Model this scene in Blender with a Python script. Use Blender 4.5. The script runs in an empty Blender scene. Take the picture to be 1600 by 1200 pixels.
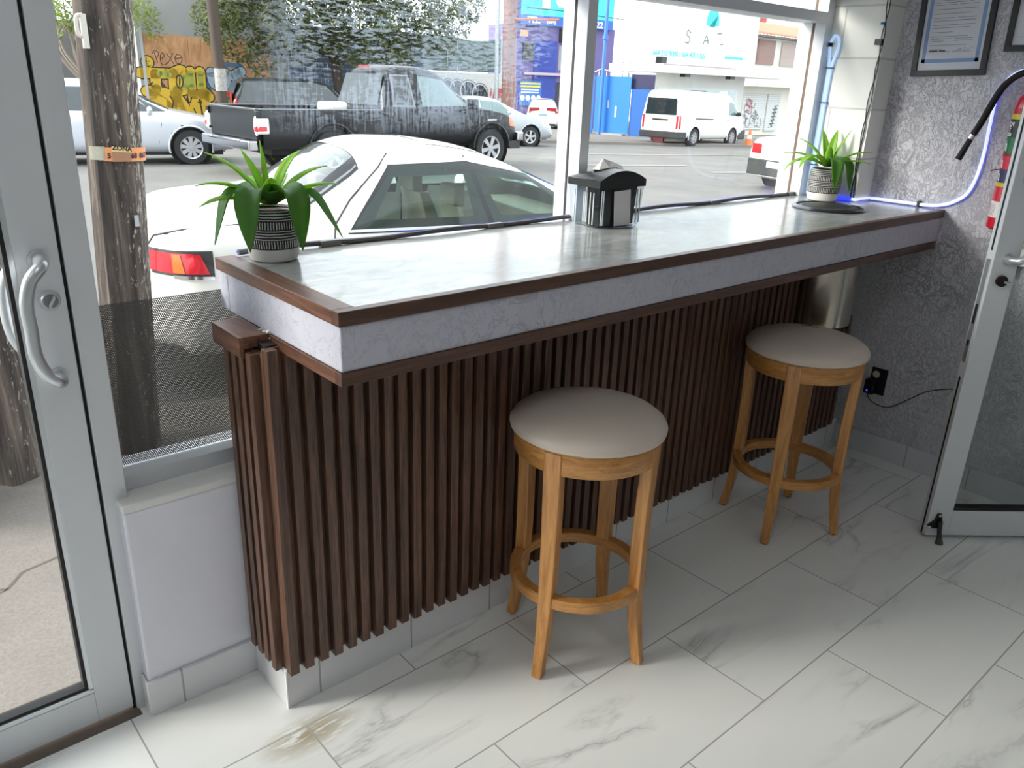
import bpy, math, random
from mathutils import Matrix, Vector
sc = bpy.context.scene
col = sc.collection
rnd = random.Random(11)
PI = math.pi

# ------------------------------------------------------------------ camera
cd = bpy.data.cameras.new('camera')
cd.sensor_fit = 'HORIZONTAL'; cd.sensor_width = 36.0
cd.lens = 1250.726 / 1600 * 36.0
cd.clip_start = 0.02; cd.clip_end = 500
cam = bpy.data.objects.new('camera', cd); col.objects.link(cam)
fw = Vector((0.62125887, 0.69899793, -0.35417412))
vv = Vector((672 - 800, 3900 - 600, 1250.726)).normalized()          # image of straight down
vx = Vector((2322 - 800, 185 - 600, 1250.726)).normalized()          # image of +x
ez = -vv
ex = (vx - ez * vx.dot(ez)).normalized()
ey = ez.cross(ex)
right = Vector((ex.x, ey.x, ez.x)); down = Vector((ex.y, ey.y, ez.y)); fwd = Vector((ex.z, ey.z, ez.z))
M = Matrix.Identity(4)
for i in range(3):
    M[i][0] = right[i]; M[i][1] = -down[i]; M[i][2] = -fwd[i]
M[0][3], M[1][3], M[2][3] = 0, 0, 1.6
cam.matrix_world = M
sc.camera = cam

# ------------------------------------------------------------------ sky, sun, exposure
w = bpy.data.worlds.new('sky'); sc.world = w; w.use_nodes = True
bg = w.node_tree.nodes['Background']
bg.inputs[0].default_value = (0.88, 0.94, 1.0, 1); bg.inputs[1].default_value = 2.2
sl = bpy.data.lights.new('sun', 'SUN'); sl.energy = 5.2; sl.angle = math.radians(26); sl.color = (1, 0.95, 0.87)
sun = bpy.data.objects.new('sun', sl); col.objects.link(sun)
sun.rotation_euler = Vector((-0.86, 0.40, 0.44)).to_track_quat('Z', 'Y').to_euler()
sun.location = (-12, 8, 6)
vs = sc.view_settings
vs.view_transform = 'Standard'; vs.look = 'None'; vs.gamma = 1.0; vs.use_curve_mapping = False
vs.exposure = 0.6
sc.cycles.use_denoising = True
sc.cycles.transparent_max_bounces = 16

# ------------------------------------------------------------------ materials
def S(r, g=None, b=None):
    if g is None: g = b = r
    f = lambda c: (c / 255 / 12.92) if c / 255 <= 0.04045 else ((c / 255 + 0.055) / 1.055) ** 2.4
    return (f(r), f(g), f(b), 1)
MATS = {}
def newmat(name):
    m = bpy.data.materials.new(name); m.use_nodes = True
    nt = m.node_tree
    return m, nt, nt.nodes['Principled BSDF']
def nd(nt, t, props=None, **ins):
    n = nt.nodes.new(t)
    for k, v in (props or {}).items(): setattr(n, k, v)
    for k, v in ins.items():
        s = n.inputs[int(k[1:])] if k[0] == 'i' and k[1:].isdigit() else n.inputs[k.replace('_', ' ')]
        if isinstance(v, bpy.types.NodeSocket): nt.links.new(v, s)
        else: s.default_value = v
    return n
def coords(nt, scale=(1, 1, 1), rot=(0, 0, 0), loc=(0, 0, 0), world=False):
    if world: src = nd(nt, 'ShaderNodeNewGeometry').outputs['Position']
    else: src = nd(nt, 'ShaderNodeTexCoord').outputs['Object']
    return nd(nt, 'ShaderNodeMapping', Vector=src, Scale=scale, Rotation=rot, Location=loc).outputs[0]
def mth(nt, op, a, b=0.0, c=0.0, clamp=False):
    n = nd(nt, 'ShaderNodeMath', {'operation': op, 'use_clamp': clamp})
    for i, v in enumerate((a, b, c)):
        if isinstance(v, bpy.types.NodeSocket): nt.links.new(v, n.inputs[i])
        else: n.inputs[i].default_value = v
    return n.outputs[0]
def mixc(nt, f, a, b):
    n = nd(nt, 'ShaderNodeMix', {'data_type': 'RGBA'})
    for i, v in ((0, f), (6, a), (7, b)):
        if isinstance(v, bpy.types.NodeSocket): nt.links.new(v, n.inputs[i])
        else: n.inputs[i].default_value = v
    return n.outputs[2]
def ramp(nt, f, stops):
    n = nd(nt, 'ShaderNodeValToRGB'); nt.links.new(f, n.inputs[0])
    e = n.color_ramp.elements
    while len(e) < len(stops): e.new(0.5)
    for q, (p, c) in zip(e, stops): q.position = p; q.color = c if len(c) == 4 else (*c, 1)
    return n.outputs[0]
def noise(nt, vec, scale=5, detail=4, rough=0.55, dist=0.0):
    return nd(nt, 'ShaderNodeTexNoise', Vector=vec, Scale=scale, Detail=detail, Roughness=rough, Distortion=dist).outputs[0]
def bump(nt, b, h, strength=0.3, dist=0.01):
    n = nd(nt, 'ShaderNodeBump', Strength=strength, Distance=dist); nt.links.new(h, n.inputs['Height'])
    nt.links.new(n.outputs[0], b.inputs['Normal'])
def mul(c, k): return (min(1, c[0] * k), min(1, c[1] * k), min(1, c[2] * k), 1)
def simple(name, c, rough=0.5, metal=0.0, var=0.12, scale=12, bmp=0.0, stretch=(1, 1, 1), coat=0.0, spec=0.5, emit=0, detail=4):
    if name in MATS: return MATS[name]
    m, nt, b = newmat(name)
    n = noise(nt, coords(nt, stretch), scale, detail)
    nt.links.new(mixc(nt, n, mul(c, 1 - var), mul(c, 1 + var)), b.inputs['Base Color'])
    b.inputs['Roughness'].default_value = rough; b.inputs['Metallic'].default_value = metal
    b.inputs['Coat Weight'].default_value = coat; b.inputs['Specular IOR Level'].default_value = spec
    b.inputs['Coat Roughness'].default_value = 0.06
    if emit:
        b.inputs['Emission Color'].default_value = c; b.inputs['Emission Strength'].default_value = emit
    if bmp: bump(nt, b, n, bmp, 0.004)
    MATS[name] = m; return m
def wood(name, c1, c2, stretch, rough=0.45, coat=0.0, scale=1.0, bmp=0.08):
    m, nt, b = newmat(name)
    v = coords(nt, stretch)
    n1 = noise(nt, v, 6 * scale, 6, 0.6, 0.6); n2 = noise(nt, v, 34 * scale, 3, 0.6)
    f = mth(nt, 'ADD', mth(nt, 'MULTIPLY', n1, 0.7), mth(nt, 'MULTIPLY', n2, 0.3))
    mid = tuple((a + d) / 2 for a, d in zip(c1, c2))
    nt.links.new(ramp(nt, f, [(0.32, c1), (0.5, mid), (0.66, c2)]), b.inputs['Base Color'])
    b.inputs['Roughness'].default_value = rough; b.inputs['Coat Weight'].default_value = coat; b.inputs['Coat Roughness'].default_value = 0.2
    bump(nt, b, f, bmp, 0.003)
    return m
def glass(name, tint=(0.97, 0.985, 0.98, 1), ior=1.42):
    m, nt, b = newmat(name); nt.nodes.remove(b)
    out = nt.nodes['Material Output']
    fc = nd(nt, 'ShaderNodeLayerWeight', Blend=0.5).outputs['Facing']
    f0 = ((ior - 1) / (ior + 1)) ** 2
    fr = mth(nt, 'ADD', f0, mth(nt, 'MULTIPLY', mth(nt, 'POWER', fc, 5.0), 1 - f0))
    t = nd(nt, 'ShaderNodeBsdfTransparent', Color=tint); g = nd(nt, 'ShaderNodeBsdfGlossy', Roughness=0.01)
    mx = nd(nt, 'ShaderNodeMixShader', i0=fr, i1=t.outputs[0], i2=g.outputs[0])
    nt.links.new(mx.outputs[0], out.inputs[0]); return m

ALU = simple('aluminium', S(214, 216, 220), 0.4, 0.15, 0.05, 8, 0.02, (1, 1, 0.1))
ALU_L = simple('aluminium_satin', S(205, 208, 212), 0.32, 0.75, 0.03, 8)
GASKET = simple('black_rubber', S(16, 16, 17), 0.6, 0, 0.1)
STEEL = simple('brushed_steel', S(190, 182, 172), 0.25, 0.95, 0.1, 30, 0, (8, 8, 0.05))
DARKMETAL = simple('dark_bronze', S(52, 45, 42), 0.35, 0.7, 0.1)
BLK = simple('black_plastic', S(22, 22, 24), 0.35, 0, 0.1)
BLK_M = simple('black_matte', S(14, 14, 16), 0.7, 0, 0.1)
CHROME = simple('chrome', S(215, 215, 218), 0.12, 1.0, 0.02)
SLAT = wood('walnut_slat', S(44, 28, 22), S(124, 90, 72), (14, 14, 0.7), 0.36)
TRIM_X = wood('walnut_trim_long', S(58, 36, 28), S(104, 72, 58), (0.7, 12, 12), 0.4)
TRIM_Y = wood('walnut_trim_short', S(66, 40, 29), S(126, 86, 66), (12, 0.7, 12), 0.4)
OAK = wood('honey_oak', S(158, 102, 48), S(218, 158, 88), (9, 9, 0.6), 0.36, 0.25)
OAK_H = wood('honey_oak_bent', S(154, 100, 46), S(216, 156, 88), (2, 2, 12), 0.36, 0.25)
GLASS = glass('window_glass')
GLASS_G = glass('tinted_car_glass', (0.60, 0.74, 0.70, 1), 1.5)
LEATHER = simple('beige_vinyl', S(212, 198, 186), 0.42, 0, 0.05, 6, 0.05)
WHITE_P = simple('white_paint', S(232, 232, 228), 0.55, 0, 0.04, 4, 0.1)

def m_marble():
    m, nt, b = newmat('marble_tile')
    p = coords(nt, world=True)
    br = nd(nt, 'ShaderNodeTexBrick', {'offset': 0.5, 'offset_frequency': 2},
            Vector=coords(nt, loc=(-0.367 - 0.345, -0.139, 0), world=True),
            Color1=(0, 0, 0, 1), Color2=(1, 1, 1, 1), Mortar=(0.5, 0.5, 0.5, 1), Scale=1.0, Mortar_Size=0.0022, Mortar_Smooth=0.1,
            Bias=0.0, Brick_Width=0.69, Row_Height=0.355)
    off = nd(nt, 'ShaderNodeVectorMath', {'operation': 'MULTIPLY_ADD'}, i0=br.outputs[0], i1=(7.3, 5.1, 3.7), i2=p)
    mp = nd(nt, 'ShaderNodeMapping', Vector=off.outputs[0], Rotation=(0, 0, 0.72), Scale=(1.1, 4.2, 1)).outputs[0]
    n = noise(nt, mp, 0.85, 6, 0.55, 0.9)
    ridge = mth(nt, 'ABSOLUTE', mth(nt, 'SUBTRACT', n, 0.5))
    vein = ramp(nt, ridge, [(0.0, (1, 1, 1)), (0.008, (0.45, 0.45, 0.45)), (0.04, (0, 0, 0))])
    msk = ramp(nt, noise(nt, mp, 1.3, 2), [(0.48, (0, 0, 0)), (0.66, (1, 1, 1))])
    f = mth(nt, 'MULTIPLY', mth(nt, 'MULTIPLY', vein, msk), 0.55)
    cloud = noise(nt, mp, 0.9, 3)
    c0 = mixc(nt, cloud, S(226, 227, 226), S(243, 243, 240))
    c1 = mixc(nt, f, c0, S(128, 128, 132))
    # dried adhesive stain beside the counter corner, scraped towards the camera
    d = nd(nt, 'ShaderNodeVectorMath', {'operation': 'SUBTRACT'}, i0=p, i1=(0.712, 1.53, 0)).outputs[0]
    ds = nd(nt, 'ShaderNodeMapping', Vector=d, Rotation=(0, 0, -1.1), Scale=(0.75, 1.7, 1)).outputs[0]
    ln = nd(nt, 'ShaderNodeVectorMath', {'operation': 'LENGTH'}, i0=ds).outputs['Value']
    sn = noise(nt, nd(nt, 'ShaderNodeMapping', Vector=p, Rotation=(0, 0, -1.1), Scale=(6, 38, 1)).outputs[0], 2.2, 4)
    st = mth(nt, 'MULTIPLY', ramp(nt, ln, [(0.02, (1, 1, 1)), (0.12, (0, 0, 0))]), ramp(nt, sn, [(0.38, (0, 0, 0)), (0.5, (1, 1, 1))]))
    c2 = mixc(nt, mth(nt, 'MULTIPLY', st, 0.9), c1, S(168, 155, 126))
    c3 = mixc(nt, br.outputs['Fac'], c2, S(172, 171, 168))
    nt.links.new(c3, b.inputs['Base Color'])
    b.inputs['Roughness'].default_value = 0.22
    bump(nt, b, mth(nt, 'SUBTRACT', 1.0, br.outputs['Fac']), 0.25, 0.002)
    return m
MARBLE = m_marble()
def m_plaster(name, base, dark, scale=9, strength=0.5, amount=0.55, dist=2.2, w2=0.045):
    m, nt, b = newmat(name)
    v = coords(nt, (1, 1, 1), world=True)
    n = noise(nt, v, scale, 7, 0.62, dist)
    n2 = noise(nt, coords(nt, (1, 1, 0.6), (0.4, 0.7, 0), world=True), scale * 3.1, 5, 0.6, 1.6)
    r = ramp(nt, mth(nt, 'ABSOLUTE', mth(nt, 'SUBTRACT', n, 0.5)), [(0.0, (1, 1, 1)), (w2, (0, 0, 0))])
    r2 = ramp(nt, mth(nt, 'ABSOLUTE', mth(nt, 'SUBTRACT', n2, 0.5)), [(0.0, (1, 1, 1)), (w2, (0, 0, 0))])
    msk = ramp(nt, noise(nt, v, 3.5, 3), [(0.4, (0, 0, 0)), (0.65, (1, 1, 1))])
    f = mth(nt, 'MULTIPLY', mth(nt, 'MAXIMUM', mth(nt, 'MULTIPLY', r, msk), mth(nt, 'MULTIPLY', r2, 0.6)), amount)
    c = mixc(nt, noise(nt, v, 2.0, 3), mul(base, 0.9), mul(base, 1.08))
    nt.links.new(mixc(nt, f, c, dark), b.inputs['Base Color'])
    b.inputs['Roughness'].default_value = 0.55
    bump(nt, b, mth(nt, 'SUBTRACT', n2, mth(nt, 'MULTIPLY', f, 0.6)), strength, 0.006)
    return m
LAV = m_plaster('lavender_plaster', S(211, 209, 217), S(116, 115, 128), 13, 0.8, 0.7, 1.3, 0.035)
APRON = m_plaster('white_plaster_apron', S(192, 191, 203), S(126, 126, 142), 5, 0.25, 0.6, 3.0, 0.02)
LOWWALL = simple('low_wall_paint', S(232, 231, 241), 0.6, 0, 0.05, 7, 0.25)
def m_concrete_top():
    m, nt, b = newmat('smeared_concrete_top')
    v = coords(nt, (2.4, 6, 1), (0, 0, 0.5), world=True)
    n = noise(nt, v, 2.6, 8, 0.65, 1.2); n2 = noise(nt, coords(nt, world=True), 3.2, 4)
    n3 = noise(nt, coords(nt, (8, 20, 1), (0, 0, 0.7), world=True), 4, 5, 0.6, 0.8)
    f = mth(nt, 'ADD', mth(nt, 'MULTIPLY', n, 0.6), mth(nt, 'ADD', mth(nt, 'MULTIPLY', n2, 0.25), mth(nt, 'MULTIPLY', n3, 0.15)))
    nt.links.new(ramp(nt, f, [(0.34, S(128, 128, 124)), (0.5, S(160, 161, 159)), (0.66, S(186, 189, 190))]), b.inputs['Base Color'])
    nt.links.new(ramp(nt, n, [(0.35, (0.20, 0.20, 0.20)), (0.65, (0.11, 0.11, 0.11))]), b.inputs['Roughness'])
    bump(nt, b, f, 0.06, 0.004)
    return m
CTOP = m_concrete_top()
def m_joint(name, c, joint, bw, rh, msize, axis, offset=0.5, rough=0.4, bmp=0.3, loc=(0, 0, 0), var=0.05):
    # tiles / blocks on a vertical face; axis 'x' runs along x, 'y' along y
    m, nt, b = newmat(name)
    p = nd(nt, 'ShaderNodeSeparateXYZ', Vector=coords(nt, loc=loc, world=True))
    cv = nd(nt, 'ShaderNodeCombineXYZ', X=p.outputs[0 if axis == 'x' else 1], Y=p.outputs[2])
    br = nd(nt, 'ShaderNodeTexBrick', {'offset': offset, 'offset_frequency': 2}, Vector=cv.outputs[0], Color1=mul(c, 1 - var), Color2=mul(c, 1 + var),
            Mortar=joint, Scale=1.0, Mortar_Size=msize, Mortar_Smooth=0.3, Brick_Width=bw, Row_Height=rh)
    n = noise(nt, coords(nt, world=True), 14, 5)
    nt.links.new(mixc(nt, mth(nt, 'MULTIPLY', n, 0.18), br.outputs[0], mul(c, 0.7)), b.inputs['Base Color'])
    b.inputs['Roughness'].default_value = rough
    bump(nt, b, mth(nt, 'SUBTRACT', mth(nt, 'MULTIPLY', n, 0.15), br.outputs['Fac']), bmp, 0.004)
    return m
BASET_X = m_joint('plinth_tile_long', S(226, 226, 230), S(165, 165, 168), 0.30, 0.5, 0.003, 'x', 0, 0.25, loc=(0.1, 0, 0.2))
BASET_Y = m_joint('plinth_tile_short', S(214, 214, 220), S(160, 160, 165), 0.27, 0.5, 0.003, 'y', 0, 0.25, loc=(0, 0.06, 0.2))
CMU = m_joint('painted_block', S(238, 237, 232), S(206, 204, 198), 0.40, 0.20, 0.004, 'y', 0.5, 0.6, 0.5, loc=(0, 0.13, 0.06))

def m_leaf(name, ca, cb, ct):
    m, nt, b = newmat(name)
    n = noise(nt, coords(nt, (4, 4, 4)), 6, 4)
    c = mixc(nt, n, ca, cb)
    nt.links.new(c, b.inputs['Base Color']); b.inputs['Roughness'].default_value = 0.38
    out = nt.nodes['Material Output']
    t = nd(nt, 'ShaderNodeBsdfTranslucent', Color=ct)
    mx = nd(nt, 'ShaderNodeMixShader', i0=0.42, i1=b.outputs[0], i2=t.outputs[0])
    nt.links.new(mx.outputs[0], out.inputs[0]); return m
LEAF = m_leaf('agave_leaf', S(110, 164, 44), S(168, 206, 84), S(190, 232, 92))
LEAF_DARK = m_leaf('agave_leaf_dark', S(64, 108, 48), S(98, 146, 66), S(150, 204, 70))  # darker green for the leaves that take a hang angle
def m_pot():
    m, nt, b = newmat('banded_pot_glaze')
    p = nd(nt, 'ShaderNodeSeparateXYZ', Vector=coords(nt))
    x, y, z = p.outputs
    ang = mth(nt, 'ARCTAN2', y, x)
    wob = noise(nt, coords(nt, (30, 30, 30)), 2, 2)
    zz = mth(nt, 'ADD', z, mth(nt, 'MULTIPLY', mth(nt, 'SUBTRACT', wob, 0.5), 0.0022))
    def band(a, c): return mth(nt, 'MULTIPLY', mth(nt, 'GREATER_THAN', zz, a), mth(nt, 'LESS_THAN', zz, c))
    rings = mth(nt, 'GREATER_THAN', mth(nt, 'FRACT', mth(nt, 'MULTIPLY', zz, 1 / 0.0066)), 0.70)
    ta = mth(nt, 'ADD', mth(nt, 'MULTIPLY', ang, 62 / (2 * PI)), mth(nt, 'MULTIPLY', wob, 0.8))
    ticks = mth(nt, 'LESS_THAN', mth(nt, 'FRACT', ta), 0.30)
    b1, b2 = band(0.036, 0.055), band(0.083, 0.1)
    tb = mth(nt, 'MAXIMUM', b1, b2)
    pat = mth(nt, 'ADD', mth(nt, 'MULTIPLY', ticks, tb), mth(nt, 'MULTIPLY', rings, mth(nt, 'SUBTRACT', 1.0, tb)), clamp=True)
    low = mth(nt, 'LESS_THAN', z, 0.031)
    f = mth(nt, 'MAXIMUM', pat, low)
    nt.links.new(mixc(nt, f, S(24, 26, 30), S(214, 210, 206)), b.inputs['Base Color'])
    b.inputs['Roughness'].default_value = 0.5; return m
POT = m_pot()
SOIL = simple('potting_soil', S(70, 55, 42), 0.9, 0, 0.4, 90, 0.6)
def m_pole():
    m, nt, b = newmat('weathered_pole_wood')
    v = coords(nt, (9, 9, 0.55)); n = noise(nt, v, 3.2, 7, 0.65, 0.5)
    base = ramp(nt, n, [(0.34, S(26, 21, 20)), (0.47, S(70, 60, 55)), (0.56, S(98, 86, 78)), (0.7, S(140, 126, 114))])
    fl = noise(nt, coords(nt, (7, 7, 2.2)), 9, 5, 0.7)
    side = nd(nt, 'ShaderNodeSeparateXYZ', Vector=coords(nt)).outputs[0]
    thr = mth(nt, 'SUBTRACT', 0.625, mth(nt, 'MULTIPLY', side, 0.75))
    fm = mth(nt, 'MULTIPLY', mth(nt, 'SUBTRACT', fl, thr), 16, clamp=True)
    nt.links.new(mixc(nt, fm, base, S(196, 186, 172)), b.inputs['Base Color'])
    b.inputs['Roughness'].default_value = 0.85
    bump(nt, b, mth(nt, 'ADD', n, mth(nt, 'MULTIPLY', fm, 0.3)), 0.9, 0.02); return m
POLEW = m_pole()
def m_ground(name, c, c2, scale, rough=0.85, speck=0.25, bmp=0.3):
    m, nt, b = newmat(name)
    v = coords(nt, world=True)
    n = noise(nt, v, scale, 5); n2 = noise(nt, v, 90, 3, 0.7); n3 = noise(nt, v, 0.35, 3)
    f = mth(nt, 'ADD', mth(nt, 'MULTIPLY', n, 0.5), mth(nt, 'MULTIPLY', n3, 0.5))
    cc = mixc(nt, ramp(nt, f, [(0.35, (0, 0, 0)), (0.65, (1, 1, 1))]), c, c2)
    sp = ramp(nt, n2, [(0.3, (0, 0, 0)), (0.7, (1, 1, 1))])
    nt.links.new(mixc(nt, mth(nt, 'MULTIPLY', sp, speck), cc, mul(c, 0.55)), b.inputs['Base Color'])
    b.inputs['Roughness'].default_value = rough; bump(nt, b, n2, bmp, 0.004); return m
ASPH = m_ground('road_asphalt', S(98, 96, 93), S(118, 115, 111), 1.2)
WALK = m_ground('sidewalk_concrete', S(114, 107, 101), S(134, 126, 119), 3.5, 0.9, 0.6)
def paint(name, c, rough=0.25, metal=0.0): return simple(name, c, rough, metal, 0.02, 2, 0, coat=0.7)
CARW = paint('white_car_paint', S(224, 223, 216))
CARS = paint('silver_car_paint', S(196, 200, 208), 0.3, 0.3)
CARB = simple('black_car_paint', S(14, 15, 18), 0.3, 0, 0.02, 2, coat=0.1, spec=0.3)
CARG = simple('dark_car_glass', S(34, 44, 48), 0.04, 0, 0.05, 2, 0, spec=0.9)
CARGL = simple('pale_car_glass', S(96, 120, 118), 0.04, 0, 0.05, 2, 0, spec=0.9)
TYRE = simple('tyre_rubber', S(34, 34, 35), 0.75, 0, 0.15, 30)
RIM = simple('alloy_rim', S(186, 188, 192), 0.3, 0.6, 0.05)
REDL = simple('red_lamp', S(196, 30, 44), 0.12, 0, 0.15, 40, spec=0.7)
REDD = simple('dark_red_lamp', S(150, 26, 36), 0.12, 0, 0.2, 60, spec=0.7)
AMB = simple('amber_lamp', S(214, 108, 40), 0.12, 0, 0.15, 40, spec=0.7)
CLEARL = simple('clear_lamp', S(226, 226, 222), 0.1, 0.2, 0.08, 30, spec=0.7)
BUMPB = simple('grey_black_bumper', S(44, 45, 48), 0.55, 0, 0.1)
PLATE = simple('number_plate', S(206, 212, 214), 0.4, 0, 0.05)
CLOTH = simple('beige_seat_cloth', S(150, 142, 126), 0.9, 0, 0.08, 20)

# ------------------------------------------------------------------ geometry helpers
def thing(name, label, cat, loc=(0, 0, 0), rotz=0.0, group=None, kind=None):
    o = bpy.data.objects.new(name, None); col.objects.link(o)
    o.empty_display_size = 0.1
    o.location = loc; o.rotation_euler = (0, 0, rotz)
    return tag(o, label, cat, group, kind)
def tag(o, label, cat, group=None, kind=None):
    o['label'] = label; o['category'] = cat
    if group: o['group'] = group
    if kind: o['kind'] = kind
    return o
def basis(d):
    d = Vector(d).normalized()
    u = d.cross(Vector((0, 0, 1)) if abs(d.z) < 0.95 else Vector((1, 0, 0))).normalized()
    return u, u.cross(d).normalized()
class MB:
    def __init__(s): s.v = []; s.f = []; s.sm = []
    def add(s, vs, fs, smooth=False):
        o = len(s.v); s.v += [tuple(v) for v in vs]; s.f += [tuple(i + o for i in f) for f in fs]; s.sm += [smooth] * len(fs); return s
    def hexa(s, p):  # 4 bottom ccw, 4 top ccw
        return s.add(p, [(3, 2, 1, 0), (4, 5, 6, 7), (0, 1, 5, 4), (1, 2, 6, 5), (2, 3, 7, 6), (3, 0, 4, 7)])
    def box(s, x0, x1, y0, y1, z0, z1):
        return s.hexa([(x0, y0, z0), (x1, y0, z0), (x1, y1, z0), (x0, y1, z0), (x0, y0, z1), (x1, y0, z1), (x1, y1, z1), (x0, y1, z1)])
    def obox(s, o, d, n, a0, a1, b0, b1, z0, z1):  # box along unit dirs d (a) and n (b) from o
        o = Vector(o); d = Vector(d); n = Vector(n)
        q = [o + d * a + n * b for a, b in ((a0, b0), (a1, b0), (a1, b1), (a0, b1))]
        return s.hexa([(p.x, p.y, p.z + z0) for p in q] + [(p.x, p.y, p.z + z1) for p in q])
    def tube(s, pts, r, n=10, closed=False, cap=True, smooth=True, flat=1.0):
        pts = [Vector(p) for p in pts]; N = len(pts)
        rs = r if isinstance(r, (list, tuple)) else [r] * N
        vs = []; u = None
        for i, p in enumerate(pts):
            a = pts[i - 1] if (i > 0 or closed) else p; b = pts[(i + 1) % N] if (i < N - 1 or closed) else p
            d = (b - a).normalized()
            if u is None: u, _ = basis(d)
            u = (u - d * u.dot(d)).normalized(); w2 = d.cross(u)
            vs += [p + (u * math.cos(2 * PI * k / n) + w2 * math.sin(2 * PI * k / n) * flat) * rs[i] for k in range(n)]
        fs = []
        for i in range(N if closed else N - 1):
            j = (i + 1) % N
            fs += [(i * n + k, i * n + (k + 1) % n, j * n + (k + 1) % n, j * n + k) for k in range(n)]
        s.add(vs, fs, smooth)
        if cap and not closed:
            o = len(s.v) - len(vs)
            s.f += [tuple(o + k for k in range(n - 1, -1, -1)), tuple(o + (N - 1) * n + k for k in range(n))]; s.sm += [False, False]
        return s
    def lathe(s, prof, c=(0, 0, 0), n=32, axis='z', smooth=True, a0=0, a1=2 * PI):
        full = abs(a1 - a0 - 2 * PI) < 1e-6; m = n if full else n + 1
        vs = []
        for r, z in prof:
            for k in range(m):
                a = a0 + (a1 - a0) * k / n; x, y = r * math.cos(a), r * math.sin(a)
                q = {'z': (x, y, z), 'x': (z, x, y), 'y': (y, z, x)}[axis]
                vs.append((c[0] + q[0], c[1] + q[1], c[2] + q[2]))
        fs = []
        for i in range(len(prof) - 1):
            for k in range(n):
                k2 = (k + 1) % m if full else k + 1
                fs.append((i * m + k, i * m + k2, (i + 1) * m + k2, (i + 1) * m + k))
        return s.add(vs, fs, smooth)
    def prism(s, poly, fn, a, b):  # poly 2d; fn(p, t) -> xyz
        n = len(poly)
        return s.add([fn(p, a) for p in poly] + [fn(p, b) for p in poly],
                     [tuple(range(n - 1, -1, -1)), tuple(range(n, 2 * n))] + [(k, (k + 1) % n, n + (k + 1) % n, n + k) for k in range(n)])
    def grid(s, P, smooth=True, skip=None):  # P[i][j]
        n, m = len(P), len(P[0])
        return s.add([p for r in P for p in r], [(i * m + j, i * m + j + 1, (i + 1) * m + j + 1, (i + 1) * m + j) for i in range(n - 1) for j in range(m - 1)
                                               if not (skip and skip(i, j))], smooth)
    def build(s, name, mat, parent=None, local=False, bevel=0, solid=0):
        me = bpy.data.meshes.new(name)
        off = Vector((0, 0, 0))
        if parent is not None and not local: off = abs_loc(parent)
        me.from_pydata([(v[0] - off.x, v[1] - off.y, v[2] - off.z) for v in s.v] if off.length else s.v, [], s.f)
        me.polygons.foreach_set('use_smooth', s.sm)
        me.materials.append(mat); me.update()
        if any(s.sm): me.set_sharp_from_angle(angle=math.radians(42))
        o = bpy.data.objects.new(name, me); col.objects.link(o)
        if parent is not None: o.parent = parent
        if bevel:
            b = o.modifiers.new('bevel', 'BEVEL'); b.width = bevel; b.segments = 2; b.limit_method = 'ANGLE'; b.angle_limit = 0.6
        if solid:
            b = o.modifiers.new('solid', 'SOLIDIFY'); b.thickness = solid; b.offset = 0
        return o
def abs_loc(o):
    v = Vector((0, 0, 0))
    while o is not None: v += Vector(o.location); o = o.parent
    return v
def copytree(o, parent=None):
    c = o.copy(); col.objects.link(c)
    if parent is not None: c.parent = parent
    for ch in list(o.children): copytree(ch, c)
    return c
def spline(pts, n=8):
    P = [Vector(p) for p in pts]; P = [P[0] * 2 - P[1]] + P + [P[-1] * 2 - P[-2]]; out = []
    for i in range(1, len(P) - 2):
        a, b, c, d = P[i - 1:i + 3]
        for k in range(n):
            t = k / n
            out.append(0.5 * ((2 * b) + (c - a) * t + (2 * a - 5 * b + 4 * c - d) * t * t + (3 * b - a - 3 * c + d) * t ** 3))
    out.append(P[-2]); return out
def bez(pts, n=8): return spline(pts, n)
def struct(o, label=None, cat=None):
    o['kind'] = 'structure'
    if label: o['label'] = label; o['category'] = cat
    return o
def text_mesh(s, size, bold=0.0):
    cu = bpy.data.curves.new('t', 'FONT'); cu.body = s; cu.size = size; cu.align_x = 'CENTER'; cu.align_y = 'CENTER'; cu.offset = bold; cu.resolution_u = 3
    o = bpy.data.objects.new('t', cu); col.objects.link(o)
    dg = bpy.context.evaluated_depsgraph_get(); dg.update()
    me = bpy.data.meshes.new_from_object(o.evaluated_get(dg))
    vs = [tuple(v.co) for v in me.vertices]; fs = [tuple(p.vertices) for p in me.polygons]
    bpy.data.objects.remove(o); bpy.data.curves.remove(cu); bpy.data.meshes.remove(me)
    return vs, fs
def lettering(s, size, fn, mat, parent, bold=0.0, name='lettering', squeeze=1.0):
    vs, fs = text_mesh(s, size, bold)
    return MB().add([fn(v[0] * squeeze, v[1]) for v in vs], fs).build(name, mat, parent)
def ribbon(mb, pts, w, fn, n=6, sp=True):
    # flat painted stroke with round ends; pts 2d, fn maps 2d to 3d
    P = [Vector((p[0], p[1], 0)) for p in pts]
    if sp and len(P) > 2: P = spline(P, n)
    L, Rr = [], []
    for i, p in enumerate(P):
        d = (P[min(i + 1, len(P) - 1)] - P[max(i - 1, 0)]).normalized(); q = Vector((-d.y, d.x, 0)) * (w / 2)
        L.append(p + q); Rr.append(p - q)
    mb.grid([[fn(a.x, a.y), fn(b.x, b.y)] for a, b in zip(L, Rr)], False)
    for p in (P[0], P[-1]):
        mb.add([fn(p.x + w / 2 * math.cos(k * PI / 6), p.y + w / 2 * math.sin(k * PI / 6)) for k in range(12)], [tuple(range(12))])
    return mb

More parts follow.
